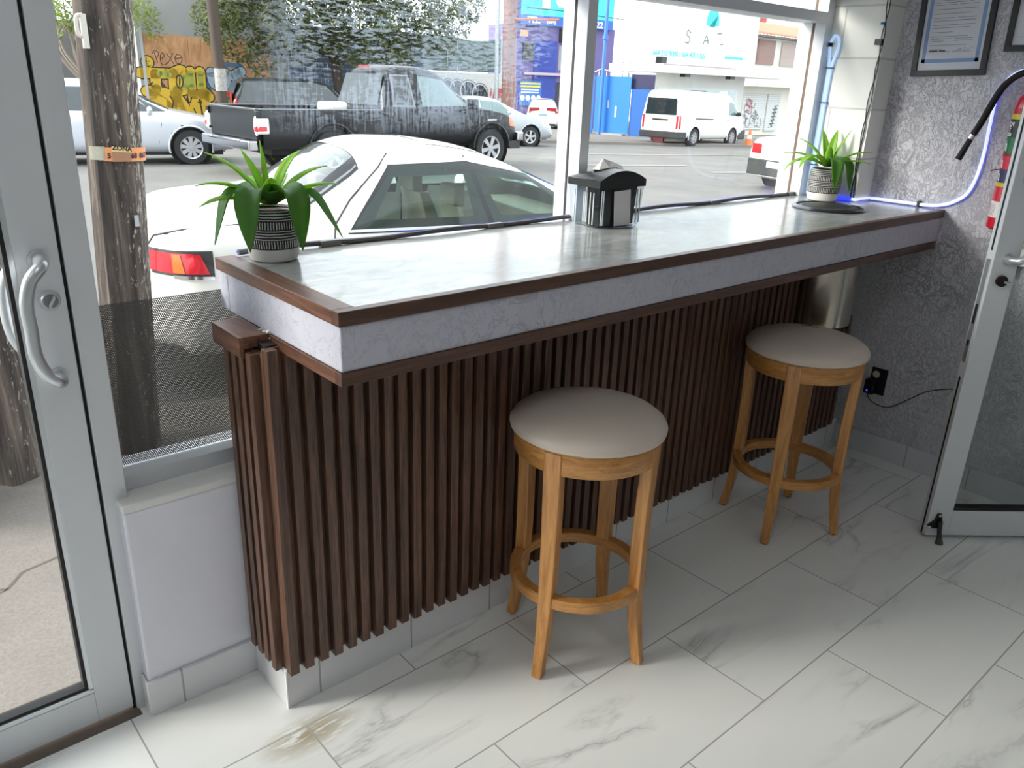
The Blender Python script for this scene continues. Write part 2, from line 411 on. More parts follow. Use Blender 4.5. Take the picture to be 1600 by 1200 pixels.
# ------------------------------------------------------------------ room shell
XR = 3.585            # lavender end wall
struct(MB().box(-3, XR, -4, 1.863, -0.1, 0).box(0.398, XR, 1.863, 1.93, -0.1, 0).build('floor', MARBLE), 'white marble-look tile floor with grey veins', 'floor')
struct(MB().box(-3.1, 3.9, -4.1, 2.3, 2.85, 2.95).build('ceiling', WHITE_P), 'white ceiling of the shop', 'ceiling')
struct(MB().box(-3.1, 3.9, -4.1, -4, 0, 2.85).build('wall_back', WHITE_P), 'white back wall of the shop', 'wall')
struct(MB().box(-3.1, -3, -4, 2.1, 0, 2.85).build('wall_left', WHITE_P), 'white left wall of the shop', 'wall')
wr = MB().box(XR, XR + 0.12, 0.46, 2.12, 0, 2.85).box(XR, XR + 0.12, -0.46, 0.46, 2.2, 2.85).box(XR, XR + 0.12, -4, -0.46, 0, 2.85)
struct(wr.build('wall_right', LAV), 'lavender grey textured plaster wall at the far end of the counter', 'wall')
# painted block return between window and end wall
struct(MB().box(3.45, XR, 1.69, 2.05, 0, 2.85).build('trim_1', CMU), 'white painted block pier between window and lavender wall', 'wall')
# low wall under the windows, tiled ledge
struct(MB().box(0.42, 3.45, 1.85, 2.06, 0.0, 0.60).build('wall_front', LOWWALL, bevel=0.006), 'low pale lilac plastered wall under the shop window', 'wall')
struct(MB().box(0.418, 3.45, 1.845, 1.925, 0.60, 0.621).build('trim_2', simple('ledge_tile', S(232, 231, 228), 0.35, 0, 0.08, 10), bevel=0.004), 'dirty white tile ledge on the low wall', 'trim')
struct(MB().box(0.412, 0.80, 1.838, 1.85, 0, 0.105).box(0.412, 0.419, 1.85, 1.889, 0, 0.105).build('baseboard_front', BASET_X, bevel=0.002), 'white tile skirting along the low wall', 'baseboard')
struct(MB().box(XR - 0.012, XR, 0.46, 1.98, 0, 0.105).build('baseboard_right', BASET_Y, bevel=0.002), 'white tile skirting along the lavender wall', 'baseboard')
struct(MB().box(-3, XR, 2.0, 2.12, 2.3, 2.85).build('wall_front_header', WHITE_P), 'white wall above the shop window', 'wall')
# threshold under the door
struct(MB().box(-3, 0.44, 1.86, 2.1, -0.1, -0.004).build('trim_3', simple('worn_threshold', S(104, 92, 82), 0.8, 0, 0.3, 20, 0.3)), 'worn brown threshold under the glass door', 'trim')

# ------------------------------------------------------------------ shop window
wn = thing('window_1', 'large aluminium framed shop window behind the counter', 'window', (2, 2.05, 0.65), kind='structure')
MB().box(0.392, 0.446, 1.89, 2.1, 0, 2.3).build('door_post', ALU, wn, bevel=0.002)
YI, YG, YO, XJ = 1.925, 1.978, 2.036, 3.397
MB().box(0.446, XJ, YI, YO, 0.62, 0.662).build('bottom_rail', ALU, wn, bevel=0.002)
MB().box(1.970, 2.013, YI, YG - 0.003, 0.662, 2.3).box(1.970, 2.013, YG + 0.009, YO, 0.662, 2.3).build('mullion', ALU, wn, bevel=0.0015)
MB().box(1.973, 2.010, YG - 0.003, YG + 0.009, 0.662, 2.3).build('gasket', GASKET, wn)
MB().box(XJ, 3.449, YI, YG - 0.003, 0.62, 2.3).box(XJ, 3.449, YG + 0.009, 2.05, 0.62, 2.3).build('jamb', ALU, wn, bevel=0.0015)
MB().box(XJ + 0.003, 3.445, YG - 0.003, YG + 0.009, 0.62, 2.3).build('gasket', simple('bronze_gasket', S(112, 84, 64), 0.6), wn)
for a, b in ((0.446, 1.970), (2.013, XJ)):
    MB().box(a, b, YI, YO, 1.874, 1.915).build('transom_rail', ALU, wn, bevel=0.002)
MB().box(0.392, 3.449, YI, YO, 2.26, 2.3).build('head_rail', ALU, wn)
for a, b in ((0.446, 1.970), (2.013, XJ)):
    MB().box(a, b, YG, YG + 0.006, 0.662, 1.874).build('pane', GLASS, wn)
    MB().box(a, b, YG, YG + 0.006, 1.915, 2.26).build('pane', GLASS, wn)
def m_film():
    m, nt, b = newmat('perforated_window_film'); nt.nodes.remove(b)
    out = nt.nodes['Material Output']
    p = nd(nt, 'ShaderNodeSeparateXYZ', Vector=coords(nt, world=True))
    row = mth(nt, 'MULTIPLY', p.outputs[2], 1 / 0.0042)
    odd = mth(nt, 'MULTIPLY', mth(nt, 'MODULO', mth(nt, 'FLOOR', row), 2.0), 0.5)
    cx = mth(nt, 'SUBTRACT', mth(nt, 'FRACT', mth(nt, 'ADD', mth(nt, 'MULTIPLY', p.outputs[0], 1 / 0.0048), odd)), 0.5)
    cy = mth(nt, 'SUBTRACT', mth(nt, 'FRACT', row), 0.5)
    r2 = mth(nt, 'ADD', mth(nt, 'MULTIPLY', cx, cx), mth(nt, 'MULTIPLY', cy, cy))
    hole = mth(nt, 'LESS_THAN', r2, 0.095)
    d = nd(nt, 'ShaderNodeBsdfDiffuse', Color=S(92, 92, 92))
    t = nd(nt, 'ShaderNodeBsdfTransparent', Color=(1, 1, 1, 1))
    mx = nd(nt, 'ShaderNodeMixShader', i0=hole, i1=d.outputs[0], i2=t.outputs[0])
    nt.links.new(mx.outputs[0], out.inputs[0]); return m
MB().box(0.448, 1.969, YG - 0.0015, YG - 0.0005, 0.664, 1.078).build('perforated_film', m_film(), wn)
def m_pale_streaks():  # noise-streaked, partly transparent bluish white layer for the upper left pane
    m, nt, b = newmat('pale_streaks'); nt.nodes.remove(b)
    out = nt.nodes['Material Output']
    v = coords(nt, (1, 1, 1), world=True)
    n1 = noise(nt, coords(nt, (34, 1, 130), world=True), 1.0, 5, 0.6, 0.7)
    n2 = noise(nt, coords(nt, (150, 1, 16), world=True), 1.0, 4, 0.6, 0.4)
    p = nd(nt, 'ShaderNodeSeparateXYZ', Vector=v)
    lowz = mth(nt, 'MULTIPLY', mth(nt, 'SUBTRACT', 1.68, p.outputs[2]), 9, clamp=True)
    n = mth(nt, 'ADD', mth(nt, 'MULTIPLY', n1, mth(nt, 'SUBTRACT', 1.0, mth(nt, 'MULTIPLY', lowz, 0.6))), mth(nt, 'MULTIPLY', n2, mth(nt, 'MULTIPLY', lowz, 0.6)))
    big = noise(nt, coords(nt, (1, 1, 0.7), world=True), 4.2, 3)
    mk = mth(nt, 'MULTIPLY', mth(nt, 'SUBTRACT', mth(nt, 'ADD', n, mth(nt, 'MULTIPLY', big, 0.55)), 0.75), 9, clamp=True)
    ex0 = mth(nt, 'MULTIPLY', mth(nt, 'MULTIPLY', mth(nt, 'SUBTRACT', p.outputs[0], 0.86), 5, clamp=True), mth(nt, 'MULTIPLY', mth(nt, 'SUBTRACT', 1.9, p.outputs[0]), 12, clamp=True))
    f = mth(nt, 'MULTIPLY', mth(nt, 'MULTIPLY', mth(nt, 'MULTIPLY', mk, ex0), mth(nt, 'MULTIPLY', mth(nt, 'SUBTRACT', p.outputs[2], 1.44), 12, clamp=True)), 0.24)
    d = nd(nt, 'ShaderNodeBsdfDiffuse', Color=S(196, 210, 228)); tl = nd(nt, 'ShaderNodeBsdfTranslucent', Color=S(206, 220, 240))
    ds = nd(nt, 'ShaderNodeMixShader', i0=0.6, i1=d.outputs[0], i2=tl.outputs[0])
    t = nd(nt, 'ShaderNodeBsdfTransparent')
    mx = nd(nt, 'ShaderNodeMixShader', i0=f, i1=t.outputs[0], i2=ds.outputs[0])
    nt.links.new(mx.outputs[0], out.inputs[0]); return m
MB().box(0.86, 1.969, YG - 0.0015, YG - 0.0005, 1.30, 1.873).build('pale_streaks', m_pale_streaks(), wn)
struct(MB().box(-3, 3.41, 1.80, YI, 1.965, 2.3).build('trim_4', ALU, bevel=0.003), 'grey roller shutter box above the window', 'trim')

# ------------------------------------------------------------------ left glass door
dl = thing('door_1', 'closed aluminium glass door with a curved pull handle', 'door', (0.3, 1.9, 0.02), kind='structure')
MB().box(0.300, 0.384, 1.89, 1.935, 0.015, 2.25).box(-0.60, -0.516, 1.89, 1.935, 0.015, 2.25).build('stile', ALU, dl, bevel=0.002)
MB().box(-0.516, 0.300, 1.89, 1.935, 0.015, 0.105).box(-0.516, 0.3, 1.89, 1.935, 2.17, 2.25).build('rail', ALU, dl, bevel=0.002)
MB().box(0.290, 0.300, 1.893, 1.932, 0.115, 2.17).box(-0.516, 0.3, 1.893, 1.932, 0.105, 0.118).build('glazing_bead', ALU_L, dl)
MB().box(0.282, 0.290, 1.897, 1.928, 0.126, 2.17).box(-0.516, 0.29, 1.897, 1.928, 0.118, 0.126).build('gasket', GASKET, dl)
MB().box(-0.516, 0.2895, 1.909, 1.915, 0.12, 2.17).build('pane', GLASS, dl)
MB().box(0.3848, 0.3915, 1.9, 1.93, 0.0, 2.25).build('brush_seal', BLK_M, dl)
def pull(parent, x, y, s, z0, z1, reach, bow, name='pull_handle', dx=(1, 0)):
    m = (z0 + z1) / 2; D = Vector((dx[0], dx[1], 0)); Nn = Vector((dx[1] * s, -dx[0] * s, 0)); b = Vector((x, y, 0))
    f = lambda a, r, z: b + D * a + Nn * r + Vector((0, 0, z))
    pts = [f(0, 0, z1), f(0, reach * 0.55, z1), f(-bow * 0.25, reach * 0.92, z1 - 0.008), f(-bow * 0.7, reach, z1 - 0.03), f(-bow, reach, z1 - 0.075), f(-bow, reach, m),
           f(-bow, reach, z0 + 0.075), f(-bow * 0.7, reach, z0 + 0.03), f(-bow * 0.25, reach * 0.92, z0 + 0.008), f(0, reach * 0.55, z0), f(0, 0, z0)]
    mb = MB().tube(spline(pts, 5), 0.0135, 14)
    for z in (z0, z1):
        p = f(0, 0, z); q = f(0, 0.006, z); mb.tube([p, q], 0.021, 20)
    return mb.build(name, ALU_L, parent)
pull(dl, 0.343, 1.89, 1, 0.955, 1.215, 0.062, 0.045)
ph = MB().tube(spline([(0.343, 1.935, 1.215), (0.343, 1.97, 1.215), (0.325, 1.995, 1.205), (0.29, 2.0, 1.14), (0.29, 2.0, 1.03), (0.325, 1.995, 0.965), (0.343, 1.97, 0.955), (0.343, 1.935, 0.955)], 6), 0.0135, 14)
ph.build('pull_handle', ALU_L, dl)
lk = MB().lathe([(0.0, -0.012), (0.017, -0.012), (0.021, -0.006), (0.022, 0)], (0.352, 1.89, 1.127), 24, 'y').build('lock_cylinder', ALU_L, dl)
MB().lathe([(0.0, -0.014), (0.0145, -0.0135), (0.0145, -0.011)], (0.352, 1.89, 1.127), 24, 'y').build('lock_core', simple('grey_lock_core', S(140, 140, 142), 0.35, 0.6), lk)
MB().obox((0.352, 1.862, 1.127), Vector((0.5, 0, 0.86)).normalized().to_tuple(), (0, 1, 0), -0.012, 0.012, 0, 0.022, -0.003, 0.003).build('thumb_turn', ALU_L, lk)

# fixed glazing left of the door (out of frame, lets the daylight in)
wg = thing('window_2', 'fixed glass beside the door', 'window', (-1.8, 2.05, 0), kind='structure')
MB().box(-0.66, -0.61, 1.89, 2.1, 0, 2.3).box(-3, -0.66, 2.0, 2.1, 0, 0.08).box(-3, -0.66, 2.0, 2.1, 2.22, 2.3).box(-1.85, -1.8, 2.0, 2.1, 0.08, 2.22).build('frame', ALU, wg)
MB().box(-3, -0.66, 2.05, 2.056, 0.08, 2.22).build('pane', GLASS, wg)

# ------------------------------------------------------------------ right door, standing open into the room
D = Vector((0.78, -0.625, 0)).normalized(); Nd = Vector((-D.y, D.x, 0)) * 1.0     # Nd points away from the camera side
O2 = Vector((3.008, 0.952, 0))
dr = thing('door_2', 'open aluminium glass door with a black kick-down stop at right', 'door', tuple(O2), kind='structure')
T = 0.045; LW = 0.735
def db(a0, a1, b0, b1, z0, z1, mb=None): return (mb or MB()).obox(O2, D, Nd, a0, a1, b0, b1, z0, z1)
m_ = db(0, 0.088, 0, T, 0.016, 2.14); db(LW - 0.08, LW, 0, T, 0.016, 2.14, m_); m_.build('stile', ALU, dr, bevel=0.002)
m_ = db(0.088, LW - 0.08, 0, T, 0.016, 0.122); db(0.088, LW - 0.08, 0, T, 2.05, 2.14, m_); m_.build('rail', ALU, dr, bevel=0.002)
m_ = db(0.078, 0.09, 0.002, T - 0.002, 0.122, 2.05); m_.build('glazing_bead', ALU_L, dr)
db(0.088, LW - 0.08, 0.006, T - 0.006, 0.122, 0.134).build('gasket', GASKET, dr)
db(0.086, LW - 0.08, 0.019, 0.025, 0.13, 2.05).build('pane', glass('door_glass', (0.93, 0.955, 0.95, 1), 1.5), dr)
m_ = db(-0.002, 0.0, 0.019, 0.026, 0.016, 0.66); db(-0.002, 0.0, 0.019, 0.026, 1.12, 2.14, m_); m_.build('edge_seal', BLK_M, dr)
m_ = db(-0.003, 0.0, 0.012, 0.034, 0.72, 1.09); mp = m_.build('lock_plate', ALU_L, dr)
m_ = db(-0.0045, -0.003, 0.017, 0.029, 0.86, 0.93); db(-0.0042, -0.003, 0.018, 0.028, 0.78, 0.80, m_); m_.build('latch_slot', BLK_M, mp)
q = O2 + D * 0.047
pull(dr, q.x, q.y, 1, 1.094, 1.362, 0.062, -0.05, dx=(D.x, D.y))
q2 = q + D * -0.004
lkm = MB(); lkm.tube([q2 + Vector((0, 0, 1.02)), q2 - Nd * 0.012 + Vector((0, 0, 1.02))], 0.019, 20); lk = lkm.build('lock_cylinder', DARKMETAL, dr)
lkm = MB(); c = q2 - Nd * 0.02 + Vector((0, 0, 1.02)); lkm.tube([c - D * 0.002, c + D * 0.022 - Vector((0, 0, 0.004))], 0.0045, 8); lkm.build('thumb_turn', CHROME, lk)
# kick-down stop on the door foot
ks = thing('door_stop', 'black kick-down door stop on the open door foot', 'door stop', tuple(O2 + D * 0.03))
b0 = O2 + D * 0.025 - Nd * 0.004
MB().prism([(-0.024, 0.055), (0.0, 0.075), (0.008, 0.105), (0.022, 0.105), (0.034, 0.06), (0.028, 0.045), (0.0, 0.042)], lambda p, t: tuple(O2 + D * (0.022 + p[0]) - Nd * t + Vector((0, 0, p[1] + 0.008))), 0.0, 0.008).build('bracket', BLK, ks)
for a, z in ((0.037, 0.106), (0.004, 0.058)):
    p = O2 + D * a + Vector((0, 0, z)); MB().tube([p - Nd * 0.008, p - Nd * 0.011], 0.005, 10).build('screw', CHROME, ks)
pa = O2 + D * 0.04 - Nd * 0.014
MB().tube([pa + Vector((0, 0, 0.085)), pa - Nd * 0.008 + Vector((0, 0, 0.05)), pa - Nd * 0.018 + Vector((0, 0, 0.02))], [0.010, 0.0085, 0.009], 10).build('arm', BLK, ks)
MB().tube([pa - Nd * 0.018 + Vector((0, 0, 0.024)), pa - Nd * 0.022 + Vector((0, 0, 0.008))], [0.009, 0.014], 12).tube([pa - Nd * 0.022 + Vector((0, 0, 0.008)), pa - Nd * 0.0235 + Vector((0, 0, 0.001))], 0.0145, 12).build('rubber_foot', simple('grey_rubber', S(70, 70, 68), 0.8), ks)
# the doorway in the end wall the leaf belongs to
struct(MB().box(XR - 0.03, XR + 0.12, 0.43, 0.48, 0, 2.2).box(XR - 0.03, XR + 0.12, -0.48, -0.43, 0, 2.2).box(XR - 0.03, XR + 0.12, -0.43, 0.43, 2.15, 2.2).build('door_frame', ALU), 'aluminium frame of the open doorway', 'door frame')

# unseen walls and roof added to keep sky light out of the doorway
struct(MB().box(XR + 0.12, 5.6, 1.4, 1.5, -0.02, 2.85).box(XR + 0.12, 5.6, -1.6, -1.5, -0.02, 2.85).box(5.5, 5.6, -1.5, 1.4, -0.02, 2.85).box(XR + 0.12, 5.6, -1.6, 1.5, 2.85, 2.95).build('wall_sky_block', WHITE_P), 'unseen white walls added beyond the open door to block sky light', 'wall')

# ------------------------------------------------------------------ unseen glowing panels added to brighten the room
EM = simple('fill_panel_glow', (0.95, 0.98, 1, 1), 0.5, 0, 0, 1, emit=3.2)
for i, (x, y) in enumerate(((0.35, 0.45), (-1.4, 0.3), (0.9, -1.7))):
    t = thing('fill_panel', 'unseen glowing square panel added to brighten the room', 'fill light', (x, y, 2.84), group='added fill panels')
    MB().box(x - 0.31, x + 0.31, y - 0.31, y + 0.31, 2.81, 2.85).build('fill_panel_frame', ALU_L, t)
    MB().box(x - 0.29, x + 0.29, y - 0.29, y + 0.29, 2.804, 2.81).build('fill_panel_face', EM, t)

# ------------------------------------------------------------------ bar counter
ZT = 1.161; YF = 1.360; YB = 1.985; XL = 0.746; SF = 1.622; YW = 1.654; XW = 0.708
bc = thing('bar_counter', 'long window bar counter with concrete top and dark walnut slatted front', 'counter', (2.1, 1.65, 0))
MB().box(XL + 0.05, 3.449, YF + 0.026, 1.924, ZT - 0.03, ZT).box(3.449, XR, YF + 0.026, 1.689, ZT - 0.03, ZT).box(XL + 0.05, 1.968, 1.924, 1.976, ZT - 0.03, ZT).box(2.015, 3.395, 1.924, 1.976, ZT - 0.03, ZT).build('worktop', CTOP, bc)
MB().box(XL, XR, YF, YF + 0.026, ZT - 0.03, ZT + 0.0006).build('edge_trim', TRIM_X, bc, bevel=0.0015)
MB().box(XL, XL + 0.05, YF + 0.026, 1.976, ZT - 0.03, ZT + 0.0006).build('edge_trim', TRIM_Y, bc, bevel=0.0015)
MB().box(XL + 0.006, 3.449, YF + 0.006, 1.922, 1.032, ZT - 0.03).box(3.449, XR, YF + 0.006, 1.688, 1.032, ZT - 0.03).box(XL + 0.006, 1.0, 1.922, 1.976, 1.032, ZT - 0.03).build('apron', APRON, bc, bevel=0.004)
MB().box(XL + 0.002, XR - 0.02, YF + 0.002, YF + 0.026, 1.003, 1.032).build('lower_trim', TRIM_X, bc, bevel=0.0015)
MB().box(XL + 0.002, XL + 0.026, YF + 0.026, 1.70, 1.003, 1.032).build('lower_trim', TRIM_Y, bc, bevel=0.0015)
MB().box(XL + 0.026, 3.449, YF + 0.026, 1.922, 1.018, 1.032).build('underside', BLK_M, bc)
# masonry core, cut low behind the bin
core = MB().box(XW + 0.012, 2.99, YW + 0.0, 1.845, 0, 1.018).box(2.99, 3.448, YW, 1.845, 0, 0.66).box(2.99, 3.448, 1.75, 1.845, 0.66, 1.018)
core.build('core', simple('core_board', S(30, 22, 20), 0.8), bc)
sl = MB(); x = XW; pit = 0.0432; k = 0
while x < 3.50:
    zt = 1.016 if x + 0.026 < 2.99 else 0.66
    sl.box(x, x + 0.0255, SF, SF + 0.0225, 0.118 + 0.002 * ((k * 7) % 3), zt); x += pit; k += 1
sl.box(XW, 2.99, SF + 0.0225, YW, 0.125, 1.015).box(2.99, 3.51, SF + 0.0225, YW, 0.125, 0.658)
sl.build('slat_cladding', SLAT, bc, bevel=0.0012)
ss = MB(); y = SF + 0.043; k = 0
while y < 1.835:
    ss.box(XW - 0.022, XW, y, y + 0.0245, 0.118 + 0.002 * ((k * 5) % 3), 1.004 if y > 1.69 else 1.0); y += 0.0425; k += 1
ss.box(XW, XW + 0.012, YW, 1.845, 0.125, 1.0)
ss.build('slat_cladding', SLAT, bc, bevel=0.0012)
MB().box(XW - 0.031, XW + 0.042, 1.695, 1.855, 1.006, 1.034).box(XW - 0.031, XW - 0.02, 1.695, 1.855, 0.985, 1.006).build('cap_rail', TRIM_Y, bc, bevel=0.0015)
MB().box(XW - 0.004, XR, YW - 0.01, YW, 0, 0.124).box(XW - 0.004, XW + 0.006, YW, 1.838, 0, 0.124).build('plinth', BASET_X, bc, bevel=0.0015)
MB().tube([(XW - 0.0045, YW - 0.0105, 0.002), (XW - 0.0045, YW - 0.0105, 0.122)], 0.0028, 8).build('corner_bead', simple('white_bead', S(244, 244, 246), 0.3), bc)
# foam filler visible above the cap
MB().tube(spline([(XL + 0.004, 1.74, 1.028), (XL + 0.0, 1.72, 1.022), (XL + 0.006, 1.705, 1.03), (XL + 0.012, 1.69, 1.02)], 5), [0.009 + 0.004 * math.sin(i * 1.9) for i in range(16)], 8).build('plaster_filler', WHITE_P, bc)

# cable strip along the foot of the window: dark clips in front, blue light behind
ls = thing('light_strip', 'dark backed blue light strip along the window edge of the counter', 'light strip', (2, 1.98, ZT))
BLUE = simple('blue_led', S(60, 80, 255), 0.4, 0, 0, 1, emit=0.6)
pts = []
for i in range(41):
    t = i / 40; xx = 0.80 + (3.38 - 0.80) * t
    pts.append((xx, 1.958 + 0.003 * math.sin(t * 23), ZT + 0.009 + 0.0025 * math.sin(t * 31)))
MB().tube(pts, 0.0075, 8).build('cable_cover', simple('grey_cable', S(96, 92, 88), 0.45, 0.1, 0.25, 25), ls)
MB().tube([(p[0], p[1] + 0.0085, p[2]) for p in pts], 0.0035, 6).build('led_tube', simple('blue_led_strong', S(50, 70, 255), 0.4, 0, 0, 1, emit=3.0), ls)
for p in pts[4::9]: MB().box(p[0] - 0.03, p[0] + 0.03, p[1] - 0.011, p[1] + 0.007, ZT + 0.0005, p[2] + 0.0075).build('clip', simple('grey_clip', S(120, 118, 116), 0.4, 0.3), ls)

# ------------------------------------------------------------------ bar stools
def make_stool():
    t = thing('bar_stool', '', 'stool')
    prof = [(0.0, 0.772), (0.06, 0.7715), (0.12, 0.768), (0.165, 0.761), (0.195, 0.75), (0.212, 0.737), (0.219, 0.724), (0.217, 0.713), (0.206, 0.706), (0.19, 0.704)]
    n = 72; vs = []; fs = []
    for i, (r, z) in enumerate(prof):
        for k in range(n):
            a = 2 * PI * k / n
            pk = (0.0022 * math.sin(k * 2.6) + 0.0016 * math.sin(k * 5.1 + 1)) * max(0, i - 6) / 3
            vs.append(((r + pk) * math.cos(a), (r + pk) * math.sin(a), z + pk * 0.9))
    for i in range(len(prof) - 1):
        fs += [(i * n + k, (i + 1) * n + k, (i + 1) * n + (k + 1) % n, i * n + (k + 1) % n) for k in range(n)]
    MB().add(vs, fs, True).build('seat', LEATHER, t, local=True)
    MB().lathe([(0.172, 0.705), (0.203, 0.705), (0.205, 0.70), (0.205, 0.647), (0.202, 0.642), (0.175, 0.642), (0.172, 0.647), (0.172, 0.705)], n=64).build('apron_ring', OAK_H, t, local=True)
    prof = [(0.199, 0.226), (0.202, 0.229), (0.202, 0.257), (0.199, 0.26), (0.172, 0.26), (0.169, 0.257), (0.169, 0.229), (0.172, 0.226), (0.199, 0.226)]
    MB().lathe(prof, n=64).build('foot_ring', OAK_H, t, local=True)
    zs = [0.0, 0.06, 0.13, 0.2, 0.25, 0.32, 0.42, 0.55, 0.645, 0.703]
    ro = [0.232, 0.222, 0.213, 0.208, 0.206, 0.2045, 0.204, 0.2055, 0.208, 0.2085]
    wt = [0.030, 0.033, 0.037, 0.040, 0.042, 0.044, 0.046, 0.049, 0.051, 0.052]
    dp = [0.030, 0.031, 0.033, 0.035, 0.036, 0.037, 0.037, 0.036, 0.034, 0.033]
    for q in range(4):
        a = PI / 4 + q * PI / 2; e = Vector((math.cos(a), math.sin(a), 0)); s = Vector((-e.y, e.x, 0))
        mb = MB(); rows = []
        for z, r, w_, d in zip(zs, ro, wt, dp):
            o = e * r
            rows.append([o + s * (w_ / 2) + Vector((0, 0, z)), o - s * (w_ / 2) + Vector((0, 0, z)), o - e * d - s * (w_ / 2) + Vector((0, 0, z)), o - e * d + s * (w_ / 2) + Vector((0, 0, z)), o + s * (w_ / 2) + Vector((0, 0, z))])
        vs = [p for r_ in rows for p in r_[:4]]; n_ = len(rows)
        fs = [(i * 4 + k, i * 4 + (k + 1) % 4, (i + 1) * 4 + (k + 1) % 4, (i + 1) * 4 + k) for i in range(n_ - 1) for k in range(4)]
        fs += [(3, 2, 1, 0), tuple((n_ - 1) * 4 + k for k in range(4))]
        fs = [tuple(reversed(f)) for f in fs]
        lg = mb.add(vs, fs).build('leg', OAK, t, local=True, bevel=0.004)
        c = e * 0.216
        MB().lathe([(0, 0), (0.011, 0), (0.011, 0.0035), (0, 0.0035)], (c.x, c.y, -0.003), 12).build('glide', BLK_M, lg, local=True)
    return t
st = make_stool()
st.location = (1.520, 1.385, 0.003); st.rotation_euler.z = math.radians(-27 + 0)
st['label'] = 'honey oak round stool with smooth beige seat, nearer the camera'; st['group'] = 'bar stools at the counter'
s2 = copytree(st); s2.location = (2.682, 1.392, 0.003); s2.rotation_euler.z = math.radians(-25)
s2['label'] = 'honey oak round stool with small slits in its beige seat, near the wall socket'
for ch in list(s2.children):
    if ch.name.startswith('seat'): seat2 = ch
sm = MB()
for i, (x, y, l) in enumerate(((0.06, 0.10, 0.05), (0.075, 0.072, 0.035))):
    sm.box(x - l / 2, x + l / 2, y - 0.0012, y + 0.0012, 0.7655, 0.7694)
sm.build('slit', DARKMETAL, seat2, local=True)

# ------------------------------------------------------------------ agaves in banded pots
def leaf(az, el, ln, wd, droop, twist=0.0, curl=0.0, base=(0, 0, 0.135), curve=0.0, hang=None):
    n = 14; e0 = el; p = Vector(base) + Vector((math.cos(az), math.sin(az), 0)) * 0.012; e = el; a = az; rows = []
    for i in range(n + 1):
        t = i / n
        d = Vector((math.cos(a) * math.cos(e), math.sin(a) * math.cos(e), math.sin(e)))
        s = Vector((-math.sin(a), math.cos(a), 0)); nrm = s.cross(d) * -1
        tw = twist * t; s2_ = s * math.cos(tw) + nrm * math.sin(tw); n2 = nrm * math.cos(tw) - s * math.sin(tw)
        wv = wd * (0.55 + 0.45 * math.sin(min(1, t / 0.45) * PI / 2)) * (1 - max(0, (t - 0.45) / 0.55) ** 1.8)
        if i == n: wv = 0.0006
        ch = 0.32 * wv * (1 - 0.55 * t)
        rows.append([p - s2_ * wv / 2 + n2 * ch, p - s2_ * wv / 4 + n2 * ch * 0.3, p, p + s2_ * wv / 4 + n2 * ch * 0.3, p + s2_ * wv / 2 + n2 * ch])
        p = p + d * (ln / n); e = (e - droop / n * (0.35 + 1.3 * t)) if hang is None else e0 + (hang - e0) * (lambda q: q * q * (3 - 2 * q))(min(1, t / 0.5)); a += curve / n
    return MB().grid(rows)
def plant(leaves, label, loc, rz=0.0, k=1.0):
    t = thing('potted_agave', label, 'plant', loc, rz, 'potted agaves on the counter'); t.scale = (k, k, k)
    pr = [(0.0, 0.0), (0.048, 0.0), (0.056, 0.003), (0.0605, 0.012), (0.0625, 0.03), (0.0655, 0.06), (0.0655, 0.085), (0.063, 0.11), (0.059, 0.124), (0.0565, 0.128), (0.0535, 0.127), (0.053, 0.115), (0.0, 0.114)]
    MB().lathe(pr, n=56).build('pot', POT, t, local=True)
    so = MB(); rr = random.Random(3)
    so.lathe([(0.0, 0.121), (0.02, 0.1215), (0.04, 0.1195), (0.0525, 0.117)], n=20).build('soil', SOIL, t, local=True)
    for L in leaves: leaf(*L[:5], **(L[5] if len(L) > 5 else {})).build('leaf', LEAF_DARK if len(L) > 5 else LEAF, t, local=True, solid=0.0016)
    return t
dg = math.radians
VA = math.atan2(1.88, 0.86)          # direction from the viewer to the left pot
def rel(a): return VA - PI / 2 + dg(a)     # 0 = picture right, 90 = away, 180 = left, 270 = towards the viewer
L1 = [(rel(172), 0.95, 0.180, 0.036, 0.65), (rel(150), 1.2, 0.140, 0.034, 0.2), (rel(110), 1.38, 0.150, 0.014, 0.1), (rel(45), 1.2, 0.165, 0.032, 1.0),
      (rel(14), 0.85, 0.165, 0.034, 0.8), (rel(348), 0.55, 0.170, 0.034, 0.7), (rel(190), 0.62, 0.170, 0.034, 1.0), (rel(207), 0.30, 0.170, 0.040, 0.8),
      (rel(65), 0.85, 0.12, 0.03, 0.9), (rel(120), 0.75, 0.13, 0.03, 0.9), (rel(275), 1.3, 0.085, 0.036, 0.9), (rel(20), 0.7, 0.12, 0.03, 1.6),
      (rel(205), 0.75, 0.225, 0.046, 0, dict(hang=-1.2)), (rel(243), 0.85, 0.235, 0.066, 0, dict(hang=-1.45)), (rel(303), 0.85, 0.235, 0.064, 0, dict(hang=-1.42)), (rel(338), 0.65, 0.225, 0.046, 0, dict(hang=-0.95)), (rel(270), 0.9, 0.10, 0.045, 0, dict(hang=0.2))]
plant(L1, 'broad leaved potted agave in a black banded pot at the left counter end', (0.862, 1.884, ZT))
VB = math.atan2(1.795, 3.362)
def rel2(a): return VB - PI / 2 + dg(a)
